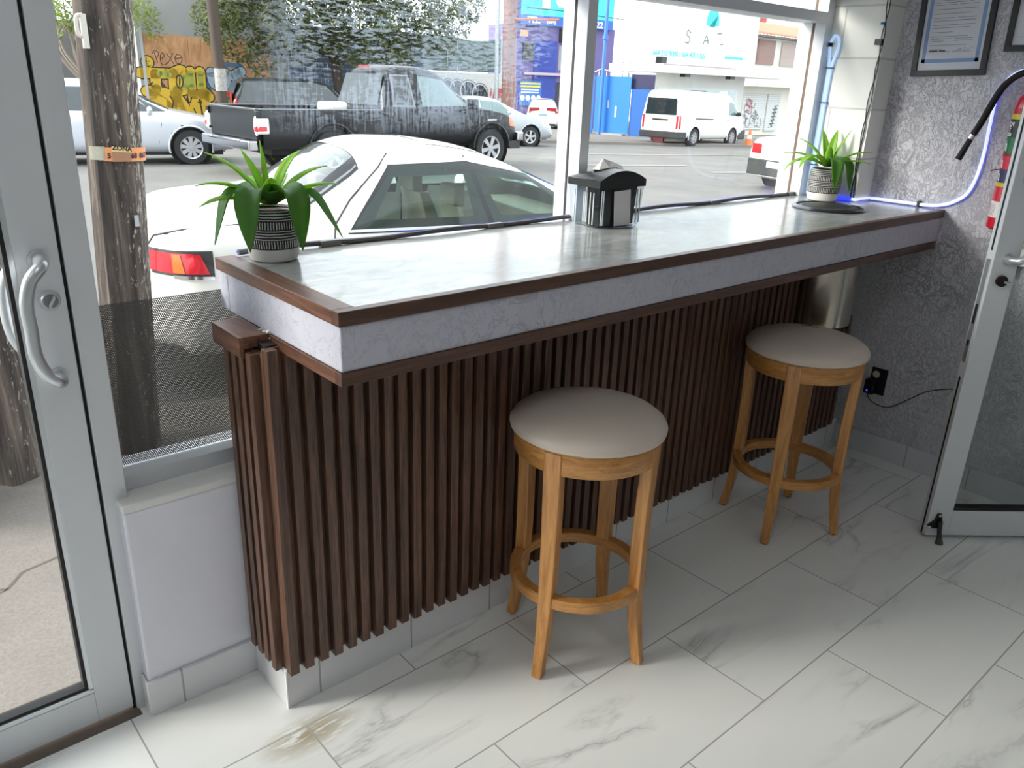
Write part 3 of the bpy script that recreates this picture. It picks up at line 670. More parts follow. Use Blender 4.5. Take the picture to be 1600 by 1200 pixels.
L2 = [(rel2(165), 0.95, 0.16, 0.030, 0.7), (rel2(120), 1.25, 0.16, 0.030, 0.4), (rel2(75), 1.35, 0.155, 0.034, 0.4), (rel2(30), 1.2, 0.16, 0.018, 0.2),
      (rel2(185), 0.55, 0.185, 0.030, 0.95), (rel2(205), 0.45, 0.19, 0.036, 1.8), (rel2(232), 0.7, 0.185, 0.042, 2.2), (rel2(355), 0.7, 0.17, 0.030, 0.9),
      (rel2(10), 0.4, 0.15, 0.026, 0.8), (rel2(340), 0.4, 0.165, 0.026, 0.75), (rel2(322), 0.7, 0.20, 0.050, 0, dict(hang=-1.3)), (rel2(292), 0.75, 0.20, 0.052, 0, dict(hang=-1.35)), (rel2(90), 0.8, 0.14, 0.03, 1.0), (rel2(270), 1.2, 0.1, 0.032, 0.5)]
plant(L2, 'slender leaved potted agave in a banded pot beside the block pier', (3.362, 1.795, ZT), 0, 1.05)

# ------------------------------------------------------------------ napkin dispenser
nt_ = thing('napkin_dispenser', 'clear sided napkin dispenser with a black domed lid', 'napkin dispenser', (2.01, 1.83, ZT), dg(-3))
CLEAR = glass('clear_plastic', (0.90, 0.92, 0.94, 1), 1.5)
HX, HY, HZ = 0.100, 0.073, 0.134
b_ = MB()
for sx, sy in ((-1, 0), (1, 0), (0, -1), (0, 1)):
    t0, t1 = 1.0, 0.90       # tapers in towards the foot
    def cn(s, z, k): return (sx * HX * k if sx else s * HX * k, sy * HY * k if sy else s * HY * k, z)
    b_.grid([[cn(-1, 0.004, t1), cn(1, 0.004, t1)], [cn(-1, HZ, t0), cn(1, HZ, t0)]], False)
b_.build('clear_body', CLEAR, nt_, local=True, solid=0.002)
MB().box(-0.0865, 0.0865, -0.065, 0.065, 0, 0.005).build('base', CLEAR, nt_, local=True, bevel=0.002)
MB().hexa([(-0.080, -0.052, 0.006), (0.080, -0.052, 0.006), (0.080, 0.0, 0.006), (-0.080, 0.0, 0.006), (-0.086, -0.058, HZ), (0.086, -0.058, HZ), (0.086, 0.0, HZ), (-0.086, 0.0, HZ)]).build('black_insert', BLK, nt_, local=True)
lid = MB().box(-HX - 0.004, HX + 0.004, -HY - 0.004, HY + 0.004, HZ - 0.004, HZ + 0.018)
rows = []; zb_ = HZ + 0.018
for i in range(17):
    t = i / 16; xx = -HX - 0.004 + (2 * HX + 0.008) * t; zz = zb_ + 0.030 * (1 - (2 * t - 1) ** 2)
    rows.append([(xx, -HY - 0.004, zb_), (xx, -HY - 0.004, zz), (xx, -0.03, zz + 0.002), (xx, 0.02, zz), (xx, HY + 0.004, zb_ + 0.35 * (zz - zb_)), (xx, HY + 0.004, zb_)])
lid.grid(rows, False); lid.build('lid', BLK, nt_, local=True, bevel=0.0015)
RIBM = simple('clear_rib', S(205, 210, 214), 0.2)
for x_ in (-0.086, -0.078, 0.074, 0.088): MB().box(x_ - 0.0015, x_ + 0.0015, -HY * 0.99, -HY * 0.96, 0.012, HZ - 0.012).build('rib', RIBM, nt_, local=True)
for y_ in (-0.045, -0.03, 0.045): MB().box(-HX * 0.99, -HX * 0.965, y_ - 0.0015, y_ + 0.0015, 0.012, HZ - 0.02).build('rib', RIBM, nt_, local=True)
ps = MB()
for k_ in range(4): ps.box(-0.05 + 0.0 * k_, 0.07, 0.026 + 0.008 * k_, 0.031 + 0.008 * k_, 0.006, HZ - 0.03)
ps.build('napkin_pack', simple('napkin_paper', S(226, 224, 220), 0.8), nt_, local=True)
nk = MB()
PP = [[(-0.05, -0.01, 0.180), (-0.01, -0.015, 0.1855), (0.03, -0.01, 0.185), (0.07, -0.005, 0.172)], [(-0.055, 0.01, 0.181), (-0.015, 0.01, 0.212), (0.02, 0.012, 0.204), (0.08, 0.016, 0.186)], [(-0.03, 0.04, 0.178), (0.0, 0.035, 0.188), (0.03, 0.04, 0.188), (0.085, 0.04, 0.166)]]
nk = nk.grid(PP, False).build('napkin', simple('napkin_paper', S(226, 224, 220), 0.8), None, solid=0.001)
nk.location = (2.01, 1.83, ZT); nk.rotation_euler.z = dg(-3); tag(nk, 'crumpled white paper napkin pulled out of the dispenser lid', 'napkin')
cdm = MB().hexa([(-0.030, -0.0775, 0.008), (0.044, -0.0775, 0.008), (0.044, -0.0765, 0.008), (-0.030, -0.0765, 0.008), (-0.040, -0.0775, 0.118), (0.034, -0.0775, 0.122), (0.034, -0.0765, 0.122), (-0.040, -0.0765, 0.118)])
card = cdm.build('menu_card', simple('white_card', S(224, 220, 222), 0.6), None)
card.location = (2.01, 1.83, ZT); card.rotation_euler.z = dg(-3); tag(card, 'small white upright card with a tiny dark logo on the dispenser front', 'card')
GI = simple('grey_ink', S(120, 118, 124), 0.7)
MB().prism([(-0.006, -0.003), (0.003, 0.004), (0.009, 0.0045), (0.003, 0.0), (-0.002, -0.003)], lambda p, t: (p[0] - 0.001, -0.0776 - t, p[1] + 0.110), 0.0, 0.0004).build('logo', BLK_M, card)
MB().box(-0.011, 0.010, -0.0779, -0.0776, 0.101, 0.1035).build('logo_line', GI, card)
MB().box(-0.009, -0.001, -0.0779, -0.0776, 0.084, 0.091).build('heading', GI, card); MB().box(0.003, 0.009, -0.0779, -0.0776, 0.084, 0.091).build('heading', GI, card)
pl = MB()
arc = [(0.074 * math.cos(PI + PI * k / 12) * 1.0, -0.066 - 0.034 * math.sin(PI * k / 12)) for k in range(13)]
pl.prism(arc, lambda p, t: (p[0], p[1], t), 0.001, 0.006); pl.build('card_ledge', CLEAR, nt_, local=True)

# ------------------------------------------------------------------ waste chute in the counter and the bin below it
wc = thing('waste_chute_ring', 'round black flap ring set into the counter top', 'waste chute', (3.135, 1.640, ZT))
MB().lathe([(0.134, 0.0), (0.140, 0.004), (0.136, 0.010), (0.126, 0.013), (0.122, 0.009), (0.122, 0.0)], (3.135, 1.640, ZT), 56).build('rim', CHROME if False else simple('dark_steel', S(92, 94, 98), 0.22, 0.9), wc)
MB().lathe([(0.0, 0.012), (0.10, 0.0115), (0.112, 0.010), (0.1225, 0.005)], (3.135, 1.640, ZT), 56).build('flap', BLK, wc)
bn = thing('waste_bin', 'stainless steel waste bin hanging under the counter beside the wall', 'bin', (3.27, 1.5, 0.7))
MB().lathe([(0.0, 0.705), (0.105, 0.705), (0.117, 0.712), (0.119, 0.73), (0.119, 1.017), (0.114, 1.017), (0.114, 0.73), (0, 0.72)], (3.10, 1.575, 0), 48).build('body', STEEL, bn)
bag = MB(); rr = random.Random(5); P = []
for i, z in enumerate((0.665, 0.70, 0.78, 0.88, 1.0175)):
    P.append([(3.225 + 0.012 * math.sin(i * 2.1) + (0.01 if i == 0 else 0), 1.51 + 0.12 * k / 6, z) for k in range(7)])
bag.grid(P).build('bin_bag', simple('black_bag', S(10, 10, 12), 0.35, 0, 0.1), bn, solid=0.006)

# ------------------------------------------------------------------ lights, wires and fittings on the end wall
rl = thing('neon_strip', 'white blue glowing flexible strip rising along the lavender wall', 'light strip', (3.57, 1.4, ZT))
LEDW = simple('cool_white_led', S(220, 230, 255), 0.4, 0, 0, 1, emit=0.55)
pts = spline([(3.441, 1.70, 1.172), (3.452, 1.681, 1.172), (3.54, 1.681, 1.172), (3.570, 1.665, 1.172), (3.572, 1.55, 1.172), (3.572, 1.434, 1.173), (3.572, 1.38, 1.18), (3.572, 1.336, 1.197), (3.572, 1.29, 1.235), (3.572, 1.268, 1.30), (3.572, 1.26, 1.39), (3.572, 1.262, 1.494), (3.572, 1.262, 1.60), (3.572, 1.241, 1.665), (3.572, 1.199, 1.702), (3.572, 1.12, 1.715), (3.572, 1.0, 1.70)], 6)
MB().tube(pts, 0.0065, 8).build('strip', LEDW, rl)
MB().tube([(p[0] + 0.007, p[1] - 0.003, p[2] - 0.004) for p in pts], 0.003, 6).build('blue_edge', BLUE, rl)
MB().tube([(3.441, 1.86, 1.171), (3.441, 1.76, 1.171), (3.441, 1.70, 1.172)], 0.008, 8).build('blue_end', BLUE, rl)
MB().box(3.56, XR, 1.462, 1.472, 1.163, 1.186).build('holder', BLK, rl)

nl = thing('hanging_light_loop', 'pale blue light tube folded into a loop hanging in the window corner', 'light strip', (3.53, 1.97, 1.2))
NB = simple('pale_blue_tube', S(186, 214, 250), 0.35, 0, 0.02, 2, emit=0.35)
xa = 3.441
def lp(y, z): return (xa, y, z)
loop = [lp(1.913, 1.172), lp(1.911, 1.40), lp(1.908, 1.60), lp(1.907, 1.70), lp(1.914, 1.76), lp(1.915, 1.80), lp(1.902, 1.826), lp(1.884, 1.818), lp(1.877, 1.785), lp(1.886, 1.74), lp(1.894, 1.70), lp(1.897, 1.60), lp(1.899, 1.40), lp(1.902, 1.172)]
MB().tube(spline(loop, 6), 0.0062, 8).build('tube', NB, nl)
for z in (1.70, 1.56, 1.30): MB().lathe([(0.0, -0.002), (0.0165, -0.002), (0.0165, 0.002), (0, 0.002)], (xa, 1.902, z), 12).build('zip_tie', simple('blue_tie', S(40, 70, 110), 0.5), nl)
MB().lathe([(0.008, -0.008), (0.008, 0.008)], (xa, 1.915, 1.792), 12).build('end_cap', BLK, nl)

bw = thing('black_wires', 'pair of thin black wires hanging down the block pier edge', 'wire', (3.54, 1.74, 1.6))
w1 = []; w2 = []
for i in range(31):
    t = i / 30; z = 2.5 - (2.5 - 1.165) * t; k = math.sin(t * 34) * 0.006
    w1.append((3.444, 1.700 + k + 0.006 * math.sin(t * 9), z)); w2.append((3.444, 1.700 - k + 0.006 * math.sin(t * 9 + 0.6), z))
MB().tube(w1, 0.0024, 6).build('wire', BLK, bw); MB().tube(w2, 0.0024, 6).build('wire', BLK, bw)
MB().box(3.428, 3.449, 1.69, 1.718, 1.79, 1.812).build('clip', BLK, bw)
MB().lathe([(0, -0.004), (0.009, -0.004), (0.009, 0.004), (0, 0.004)], (3.441, 1.703, 1.87), 10).build('zip_tie', simple('teal_tie', S(40, 120, 150), 0.5), bw)
MB().lathe([(0, -0.004), (0.008, -0.004), (0.008, 0.004), (0, 0.004)], (3.441, 1.70, 1.205), 10).build('zip_tie', simple('teal_tie', S(40, 120, 150), 0.5), bw)

# framed certificates
def frame(label, y0, y1, z0, z1, tilt, border=True):
    t = thing('picture_frame', label, 'picture frame', (XR, (y0 + y1) / 2, z0), group='framed papers on the lavender wall')
    X0 = XR - 0.016; c, s_ = math.cos(tilt), math.sin(tilt)
    def q(y, z, x): # y measured to the right (towards -y)
        return (x, y0 - (y * c - z * s_), z0 + (y * s_ + z * c))
    W, H = y0 - y1, z1 - z0; fw_ = 0.022
    def bar(mb, a0, a1, h0, h1, x0, x1):
        p = [(a0, h0), (a1, h0), (a1, h1), (a0, h1)]
        return mb.hexa([q(a, h, x1) for a, h in p] + [q(a, h, x0) for a, h in p])
    m_ = MB(); bar(m_, 0, W, 0, fw_, X0, XR); bar(m_, 0, W, H - fw_, H, X0, XR); bar(m_, 0, fw_, fw_, H - fw_, X0, XR); bar(m_, W - fw_, W, fw_, H - fw_, X0, XR)
    m_.build('moulding', simple('black_frame', S(30, 31, 34), 0.4), t, bevel=0.001)
    X1 = XR - 0.008
    pa = bar(MB(), fw_, W - fw_, fw_, H - fw_, X1, XR - 0.002).build('paper', simple('certificate_paper', S(206, 208, 218), 0.6, 0, 0.03), t)
    ink = simple('grey_ink', S(120, 118, 124), 0.7)
    if border:
        bb = simple('blue_border', S(130, 156, 200), 0.7, 0, 0.15, 200); m_ = MB()
        a, b_2, e = fw_ + 0.012, 0.014, fw_ + 0.028
        bar(m_, a, W - a, e, e + b_2, X1 - 0.0006, X1); bar(m_, a, W - a, H - e - b_2, H - e, X1 - 0.0006, X1)
        bar(m_, a, a + b_2, e, H - e, X1 - 0.0006, X1); bar(m_, W - a - b_2, W - a, e, H - e, X1 - 0.0006, X1)
        m_.build('border', bb, pa)
        m_ = MB(); rr = random.Random(4); z = H - 0.07
        for gl in range(22):
            l = rr.choice((0.05, 0.08, 0.14, 0.05)); a_ = fw_ + 0.036
            bar(m_, a_, min(W - a_, a_ + l), z, z + 0.0016, X1 - 0.0004, X1)
            if rr.random() < 0.35: bar(m_, a_ + 0.09, min(W - a_, a_ + 0.16), z, z + 0.0016, X1 - 0.0004, X1)
            z -= rr.choice((0.008, 0.010, 0.016))
            if z < fw_ + 0.06: break
        m_.build('ink_lines', ink, pa)
        def fq(x, zz): return q(fw_ + 0.075 + x, fw_ + 0.075 + zz, X1 - 0.0006)
        m_ = MB(); bar(m_, fw_ + 0.036, fw_ + 0.070, fw_ + 0.070, fw_ + 0.074, X1 - 0.0006, X1); bar(m_, fw_ + 0.076, fw_ + 0.100, fw_ + 0.070, fw_ + 0.074, X1 - 0.0006, X1); m_.build('heading', simple('dark_ink', S(64, 66, 76), 0.7), pa)
        sg = MB(); ribbon(sg, [(0.06, -0.004), (0.085, 0.004), (0.07, -0.004), (0.10, 0.008), (0.095, -0.002), (0.13, 0.006)], 0.0008, fq, 5); sg.build('signature', ink, pa)
    else:
        m_ = MB()
        for k_ in range(7): bar(m_, fw_ + 0.02, fw_ + 0.035 + 0.01 * (k_ % 3), H - 0.06 - 0.012 * k_, H - 0.0585 - 0.012 * k_, X1 - 0.0004, X1)
        m_.build('ink_lines', ink, pa); m_ = MB()
        bar(m_, fw_ + 0.015, W - fw_ - 0.01, 0.05, 0.0516, X1 - 0.0004, X1).build('footer_line', ink, pa)
    return t
frame('black framed certificate with a pale blue patterned border', 1.612, 1.325, 1.676, 2.09, dg(2.2))
frame('black framed white paper without a border, cut by the photo edge', 1.277, 1.00, 1.771, 2.15, dg(1.0), False)

# fire extinguisher with its hose
fe = thing('fire_extinguisher', 'red fire extinguisher with pictogram label on the wall behind the open door', 'fire extinguisher', (3.50, 1.12, 1.13))
EXR = simple('extinguisher_red', S(206, 24, 44), 0.3, 0, 0.04, 3, coat=0.4)
ec = (3.505, 1.097); er = 0.068
MB().lathe([(0.0, 1.128), (er - 0.01, 1.128), (er, 1.136), (er, 1.575), (er * 0.92, 1.605), (er * 0.6, 1.635), (0.022, 1.648), (0.022, 1.68), (0, 1.68)], (*ec, 0), 40).build('cylinder', EXR, fe)
A0 = PI - 0.45      # label centre angle, facing the room
def ew(s, z, k=1.006): a = A0 - s / er; return (ec[0] + er * k * math.cos(a), ec[1] + er * k * math.sin(a), z)
def eband(z0, z1, c, name, s0=-0.085, s1=0.085):
    MB().grid([[ew(s0 + (s1 - s0) * i / 14, z0, 1.004), ew(s0 + (s1 - s0) * i / 14, z1, 1.004)] for i in range(15)]).build('label_band', simple('label_' + name, c, 0.4, 0, 0.03), fe)
eband(1.552, 1.572, S(196, 26, 40), 'red'); eband(1.534, 1.552, S(206, 186, 40), 'yellow'); eband(1.47, 1.534, S(26, 28, 30), 'black'); eband(1.415, 1.47, S(22, 110, 62), 'green')
eband(1.402, 1.415, S(120, 36, 40), 'dark_red'); eband(1.355, 1.402, S(214, 30, 62), 'crimson'); eband(1.305, 1.355, S(44, 48, 92), 'navy'); eband(1.29, 1.305, S(190, 172, 50), 'yellow')
eband(1.175, 1.235, S(232, 226, 224), 'white')
wl = simple('white_print', S(240, 240, 240), 0.5); sx0 = 0.03
for s_, z, h in (('PQS', 1.515, 0.022), ('2', 1.496, 0.018), ('600', 1.479, 0.02)): lettering(s_, h, lambda x, y, z=z: ew(x + sx0, z + y), wl, fe, 0.0006)
def ewp(s, z): return ew(s + sx0, z, 1.008)
for zc in (1.44, 1.378, 1.33):
    pm = MB(); ribbon(pm, [(-0.004, zc - 0.016), (0.0, zc + 0.004)], 0.009, ewp); ribbon(pm, [(0.012, zc - 0.016), (0.016, zc + 0.0), (0.011, zc + 0.014)], 0.009, ewp, 4); pm.build('pictogram', wl, fe)
for k_ in range(5): pm = None
pm = MB()
for k_ in range(6): ribbon(pm, [(-0.022 + 0.007 * k_, 1.182), (-0.022 + 0.007 * k_, 1.225)], 0.0016, ewp)
pm.build('fine_print', simple('rose_ink', S(180, 130, 130), 0.6), fe)
MB().tube([(3.57, 1.17, 1.345), (3.52, 1.19, 1.345), (3.50, 1.195, 1.34)], 0.002, 6).build('bracket_wire', DARKMETAL, fe)
MB().box(3.46, 3.53, 1.075, 1.125, 1.68, 1.71).build('valve', BLK, fe, bevel=0.004)
hp = spline([(3.50, 1.10, 1.695), (3.50, 1.13, 1.70), (3.50, 1.175, 1.69), (3.51, 1.222, 1.650), (3.515, 1.25, 1.59), (3.52, 1.275, 1.52), (3.52, 1.296, 1.468)], 6)
MB().tube(hp, 0.0125, 12).build('hose', BLK_M, fe)
MB().tube([hp[-1], (3.52, 1.302, 1.452)], 0.0135, 12).build('ferrule', CHROME, fe)
MB().tube([(3.52, 1.302, 1.452), (3.52, 1.331, 1.372)], [0.0105, 0.013], 12).build('nozzle', BLK_M, fe)

# socket with plug-in adapter, cable
so = thing('wall_socket', 'black wall socket plate low on the lavender wall', 'socket', (XR, 1.5, 0.36))
MB().box(XR - 0.007, XR, 1.448, 1.522, 0.300, 0.425).build('plate', BLK, so, bevel=0.002)
MB().lathe([(0.0, -0.002), (0.016, -0.002), (0.017, 0)], (XR - 0.0075, 1.497, 0.394), 20, 'x').build('outlet', simple('ivory', S(206, 200, 186), 0.4), so)
ad = thing('plug_adapter', 'black plug adapter with a small blue light in the wall socket', 'adapter', (XR - 0.03, 1.51, 0.33))
MB().box(XR - 0.04, XR - 0.0075, 1.485, 1.53, 0.302, 0.37).build('body', BLK, ad, bevel=0.004)
MB().lathe([(0, -0.002), (0.004, -0.002), (0.004, 0)], (XR - 0.04, 1.512, 0.318), 12, 'x').build('pilot_light', BLUE, ad)
MB().tube(spline([(3.56, 1.515, 0.302), (3.565, 1.50, 0.272), (3.57, 1.46, 0.256), (3.572, 1.405, 0.262), (3.572, 1.33, 0.325), (3.572, 1.26, 0.385), (3.572, 1.17, 0.425), (3.572, 1.07, 0.45)], 6), 0.0022, 6).build('cord', BLK, ad)
s3 = thing('power_strip', 'white socket block with a black plug seen through the open door', 'socket', (XR, 1.05, 1.03))
MB().box(XR - 0.03, XR, 1.00, 1.075, 0.99, 1.055).build('body', WHITE_P, s3, bevel=0.003)
pg = thing('plug_lead', 'black plug and lead hanging from the white socket block', 'cable', (3.56, 1.05, 0.95))
MB().tube([(3.565, 1.045, 0.99), (3.565, 1.047, 0.945)], [0.011, 0.007], 10).build('plug', BLK, pg)
MB().tube(spline([(3.565, 1.047, 0.948), (3.565, 1.05, 0.90), (3.57, 1.07, 0.86), (3.575, 1.10, 0.83), (3.575, 1.13, 0.80)], 6), 0.003, 6).build('lead', BLK, pg)
wv = MB()
wv.tube(spline([(3.58, 1.03, 1.055), (3.58, 1.035, 1.12), (3.58, 1.05, 1.18), (3.58, 1.02, 1.25)], 6), 0.002, 6).tube(spline([(3.58, 1.05, 1.055), (3.58, 1.045, 1.12), (3.58, 1.035, 1.22)], 6), 0.002, 6)
tag(wv.build('white_lead', WHITE_P), 'thin white leads above the white socket block', 'cable')

# ================================================================== the street outside
AST = dg(15)
def W(u, v, z=0.0): return (u * math.cos(AST) + v * math.sin(AST), -u * math.sin(AST) + v * math.cos(AST), z)
def smst(t): t = min(1, max(0, t)); return t * t * (3 - 2 * t)
def zr(x, y): return -0.2 + 0.1 * smst((y - 4) / 6) - 0.02 * max(0, x - 10) - 0.012 * max(0, y - 14)
def zuv(u, v): p = W(u, v); return zr(p[0], p[1])
# sidewalk by the shop, kerb, road, far pavement
CURB = 4.18
sw = MB(); P = []
for i in range(61):
    x = -12 + i; yc = (CURB - x * math.sin(AST)) / math.cos(AST)
    P.append([(x, 2.1, -0.02), (x, max(2.12, yc), -0.02)])
for i in range(19): pass
P = P[:24]
sw.grid(P, False)
sw.grid([[p[1], (p[1][0], p[1][1], -0.3)] for p in P], False)
struct(sw.build('sidewalk', WALK), 'sunlit concrete sidewalk outside the shop', 'sidewalk')
cr = MB()
def crack(pts, wd):
    m = [Vector((p[0], p[1], -0.0192)) for p in pts]
    for a, b in zip(m, m[1:]):
        d = (b - a).normalized(); q = Vector((-d.y, d.x, 0)) * wd / 2
        cr.add([a - q, b - q, b + q, a + q], [(0, 1, 2, 3)])
crack([(-0.6, 2.70), (0.16, 2.78), (0.24, 2.72), (0.30, 2.80), (0.42, 2.83)], 0.012)
crack([(0.24, 2.72), (-0.1, 2.62), (-0.6, 2.52)], 0.006)
crack([(0.19, 2.84), (0.24, 3.15), (0.27, 3.38)], 0.03)
struct(cr.build('sidewalk_crack', simple('dirt_crack', S(84, 74, 62), 0.9, 0, 0.3, 40)), 'dark cracks in the sidewalk slab', 'crack')
P = []
for i in range(70):
    u = -25 + i * 1.5
    P.append([(*W(u, v)[:2], zuv(u, v)) for v in [CURB] + [CURB + 0.6 + j * 1.2 for j in range(18)] + [25.4]])
struct(MB().grid(P).build('road', ASPH), 'grey asphalt street', 'road')
P = []
for i in range(70):
    u = -25 + i * 1.5
    P.append([(*W(u, 25.4)[:2], zuv(u, 25.4) + 0.0)] + [(*W(u, v)[:2], zuv(u, v) + 0.09) for v in (25.42, 28, 34, 42, 60)])
struct(MB().grid(P, False).build('far_sidewalk', WALK), 'pale far sidewalk and forecourts across the street', 'sidewalk')
mk = MB()
for u0, u1, v0, dv in ((9.6, 13.0, 16.4, 0.22), (11.5, 19, 20.0, 0.16), (12.5, 15.5, 15.0, 0.18)):
    mk.grid([[(*W(u, v0 + (u - u0) * 0.06)[:2], zuv(u, v0) + 0.008 + 0.0), (*W(u, v0 + dv + (u - u0) * 0.06)[:2], zuv(u, v0 + dv) + 0.008)] for u in [u0 + (u1 - u0) * i / 12 for i in range(13)]], False)
struct(mk.build('road_marking', simple('faded_marking', S(160, 158, 153), 0.8, 0, 0.25, 3)), 'faded white road markings', 'road marking')
# ground outside the right hand doorway
struct(MB().box(XR + 0.12, 12, -4, 0.6, -0.1, -0.02).build('side_pavement', WALK), 'concrete ground outside the open doorway', 'ground')

# ------------------------------------------------------------------ utility pole and trunk on the near sidewalk
def pole(label, name, base, top, r0, r1, matl, n=28, jit=0.006, seed=1):
    t = thing(name, label, 'pole', base); rr = random.Random(seed); ph = [rr.random() * 6 for _ in range(6)]
    rows = []
    for i in range(41):
        k = i / 40; c = Vector(base) * (1 - k) + Vector(top) * k; r = r0 + (r1 - r0) * k; row = []
        for j in range(n):
            a = 2 * PI * j / n
            q = r + jit * (math.sin(a * 5 + ph[0]) + 0.6 * math.sin(a * 9 + ph[1] + k * 3) + 0.5 * math.sin(a * 3 + k * 14 + ph[2]))
            row.append((c.x + q * math.cos(a), c.y + q * math.sin(a), c.z))
        rows.append(row + [row[0]])
    MB().grid([r_ for r_ in rows]).build('shaft', matl, t)
    return t
up = pole('thick weathered wooden utility pole with an orange sticker, just outside the window', 'utility_pole', (0.925, 3.60, -0.03), (1.20, 3.62, 5.0), 0.102, 0.106, POLEW)
def ps_(s, z, k=1.0): # point on the pole facing the window; s to the right
    c = 0.925 + (1.20 - 0.925) * (z + 0.03) / 5.03; r = 0.112 * k; a = -PI / 2 - 0.28 + s / 0.112
    return (c + r * math.cos(a), 3.605 + r * math.sin(a), z)
OR = simple('orange_sticker', S(238, 158, 96), 0.5, 0, 0.06, 30); YE = simple('cream_sticker', S(238, 210, 150), 0.5, 0, 0.05, 30)
def sheet(mat_, name, s0, s1, z0, z1, k, tilt=0.0, n=10):
    return MB().grid([[ps_(s0 + (s1 - s0) * i / n, z0 + tilt * i / n, k), ps_(s0 + (s1 - s0) * i / n, z1 + tilt * i / n, k)] for i in range(n + 1)]).build(name, mat_, up)
sheet(OR, 'sticker', -0.04, 0.165, 1.245, 1.298, 1.02, -0.006)
sheet(YE, 'torn_sticker', -0.01, 0.06, 1.283, 1.302, 1.03, -0.006)
INK = simple('dark_violet_ink', S(58, 34, 62), 0.6)
for s_, x0, z in (('5', -0.02, 1.265), ('68', 0.072, 1.263), ('8617', 0.125, 1.262)): lettering(s_, 0.027, lambda x, y, x0=x0, z=z: ps_(x0 + x, z + y, 1.035), INK, up, 0.0012)
lettering('ZONA', 0.024, lambda x, y: ps_(0.027 + x, 1.293 + y - x * 0.12, 1.04), BLK_M, up, 0.001)
sheet(simple('tape', S(168, 166, 150), 0.25, 0, 0.3, 60), 'clear_tape', -0.1, -0.035, 1.248, 1.30, 1.03)
sheet(simple('worn_tape', S(168, 124, 92), 0.5, 0, 0.15, 40), 'faded_patch', -0.01, 0.06, 1.243, 1.28, 1.026)
MB().box(1.005, 1.022, 3.490, 3.497, 0.985, 1.03).build('metal_tag', ALU_L, up)
ins = MB().tube(spline([(0.925, 3.53, 1.70), (0.905, 3.53, 1.70), (0.90, 3.53, 1.73), (0.905, 3.53, 1.765), (0.925, 3.53, 1.77)], 5), 0.008, 8).box(0.915, 0.935, 3.52, 3.54, 1.655, 1.775)
ins.build('insulator', simple('white_ceramic', S(214, 210, 200), 0.3, 0, 0.1, 20), up)
pole('rough barked trunk seen low down through the glass door', 'tree_trunk', (0.43, 3.62, -0.03), (0.36, 3.66, 5.0), 0.125, 0.12, POLEW, jit=0.009, seed=5)
rows = []
for i in range(15):
    k = i / 14; row = []
    for j in range(29):
        a = 2 * PI * j / 28; r = 0.20 * math.sin(PI * (0.12 + 0.80 * k)) ** 0.6 * (1 + 0.07 * math.sin(7 * a + 5 * k) + 0.05 * math.sin(13 * a))
        row.append((0.125 + r * math.cos(a), 3.43 + r * math.sin(a), -0.02 + 0.56 * k))
    rows.append(row)
bgm = MB().grid(rows)
bgm.tube([(0.125, 3.43, 0.50), (0.125, 3.43, 0.56), (0.14, 3.43, 0.60)], [0.07, 0.03, 0.06], 14)
tag(bgm.build('rubbish_bag', simple('blue_black_bag', S(34, 36, 46), 0.3, 0, 0.15, 8, 0.5)), 'knotted black rubbish bag leaning on the trunk outside the door', 'rubbish bag')

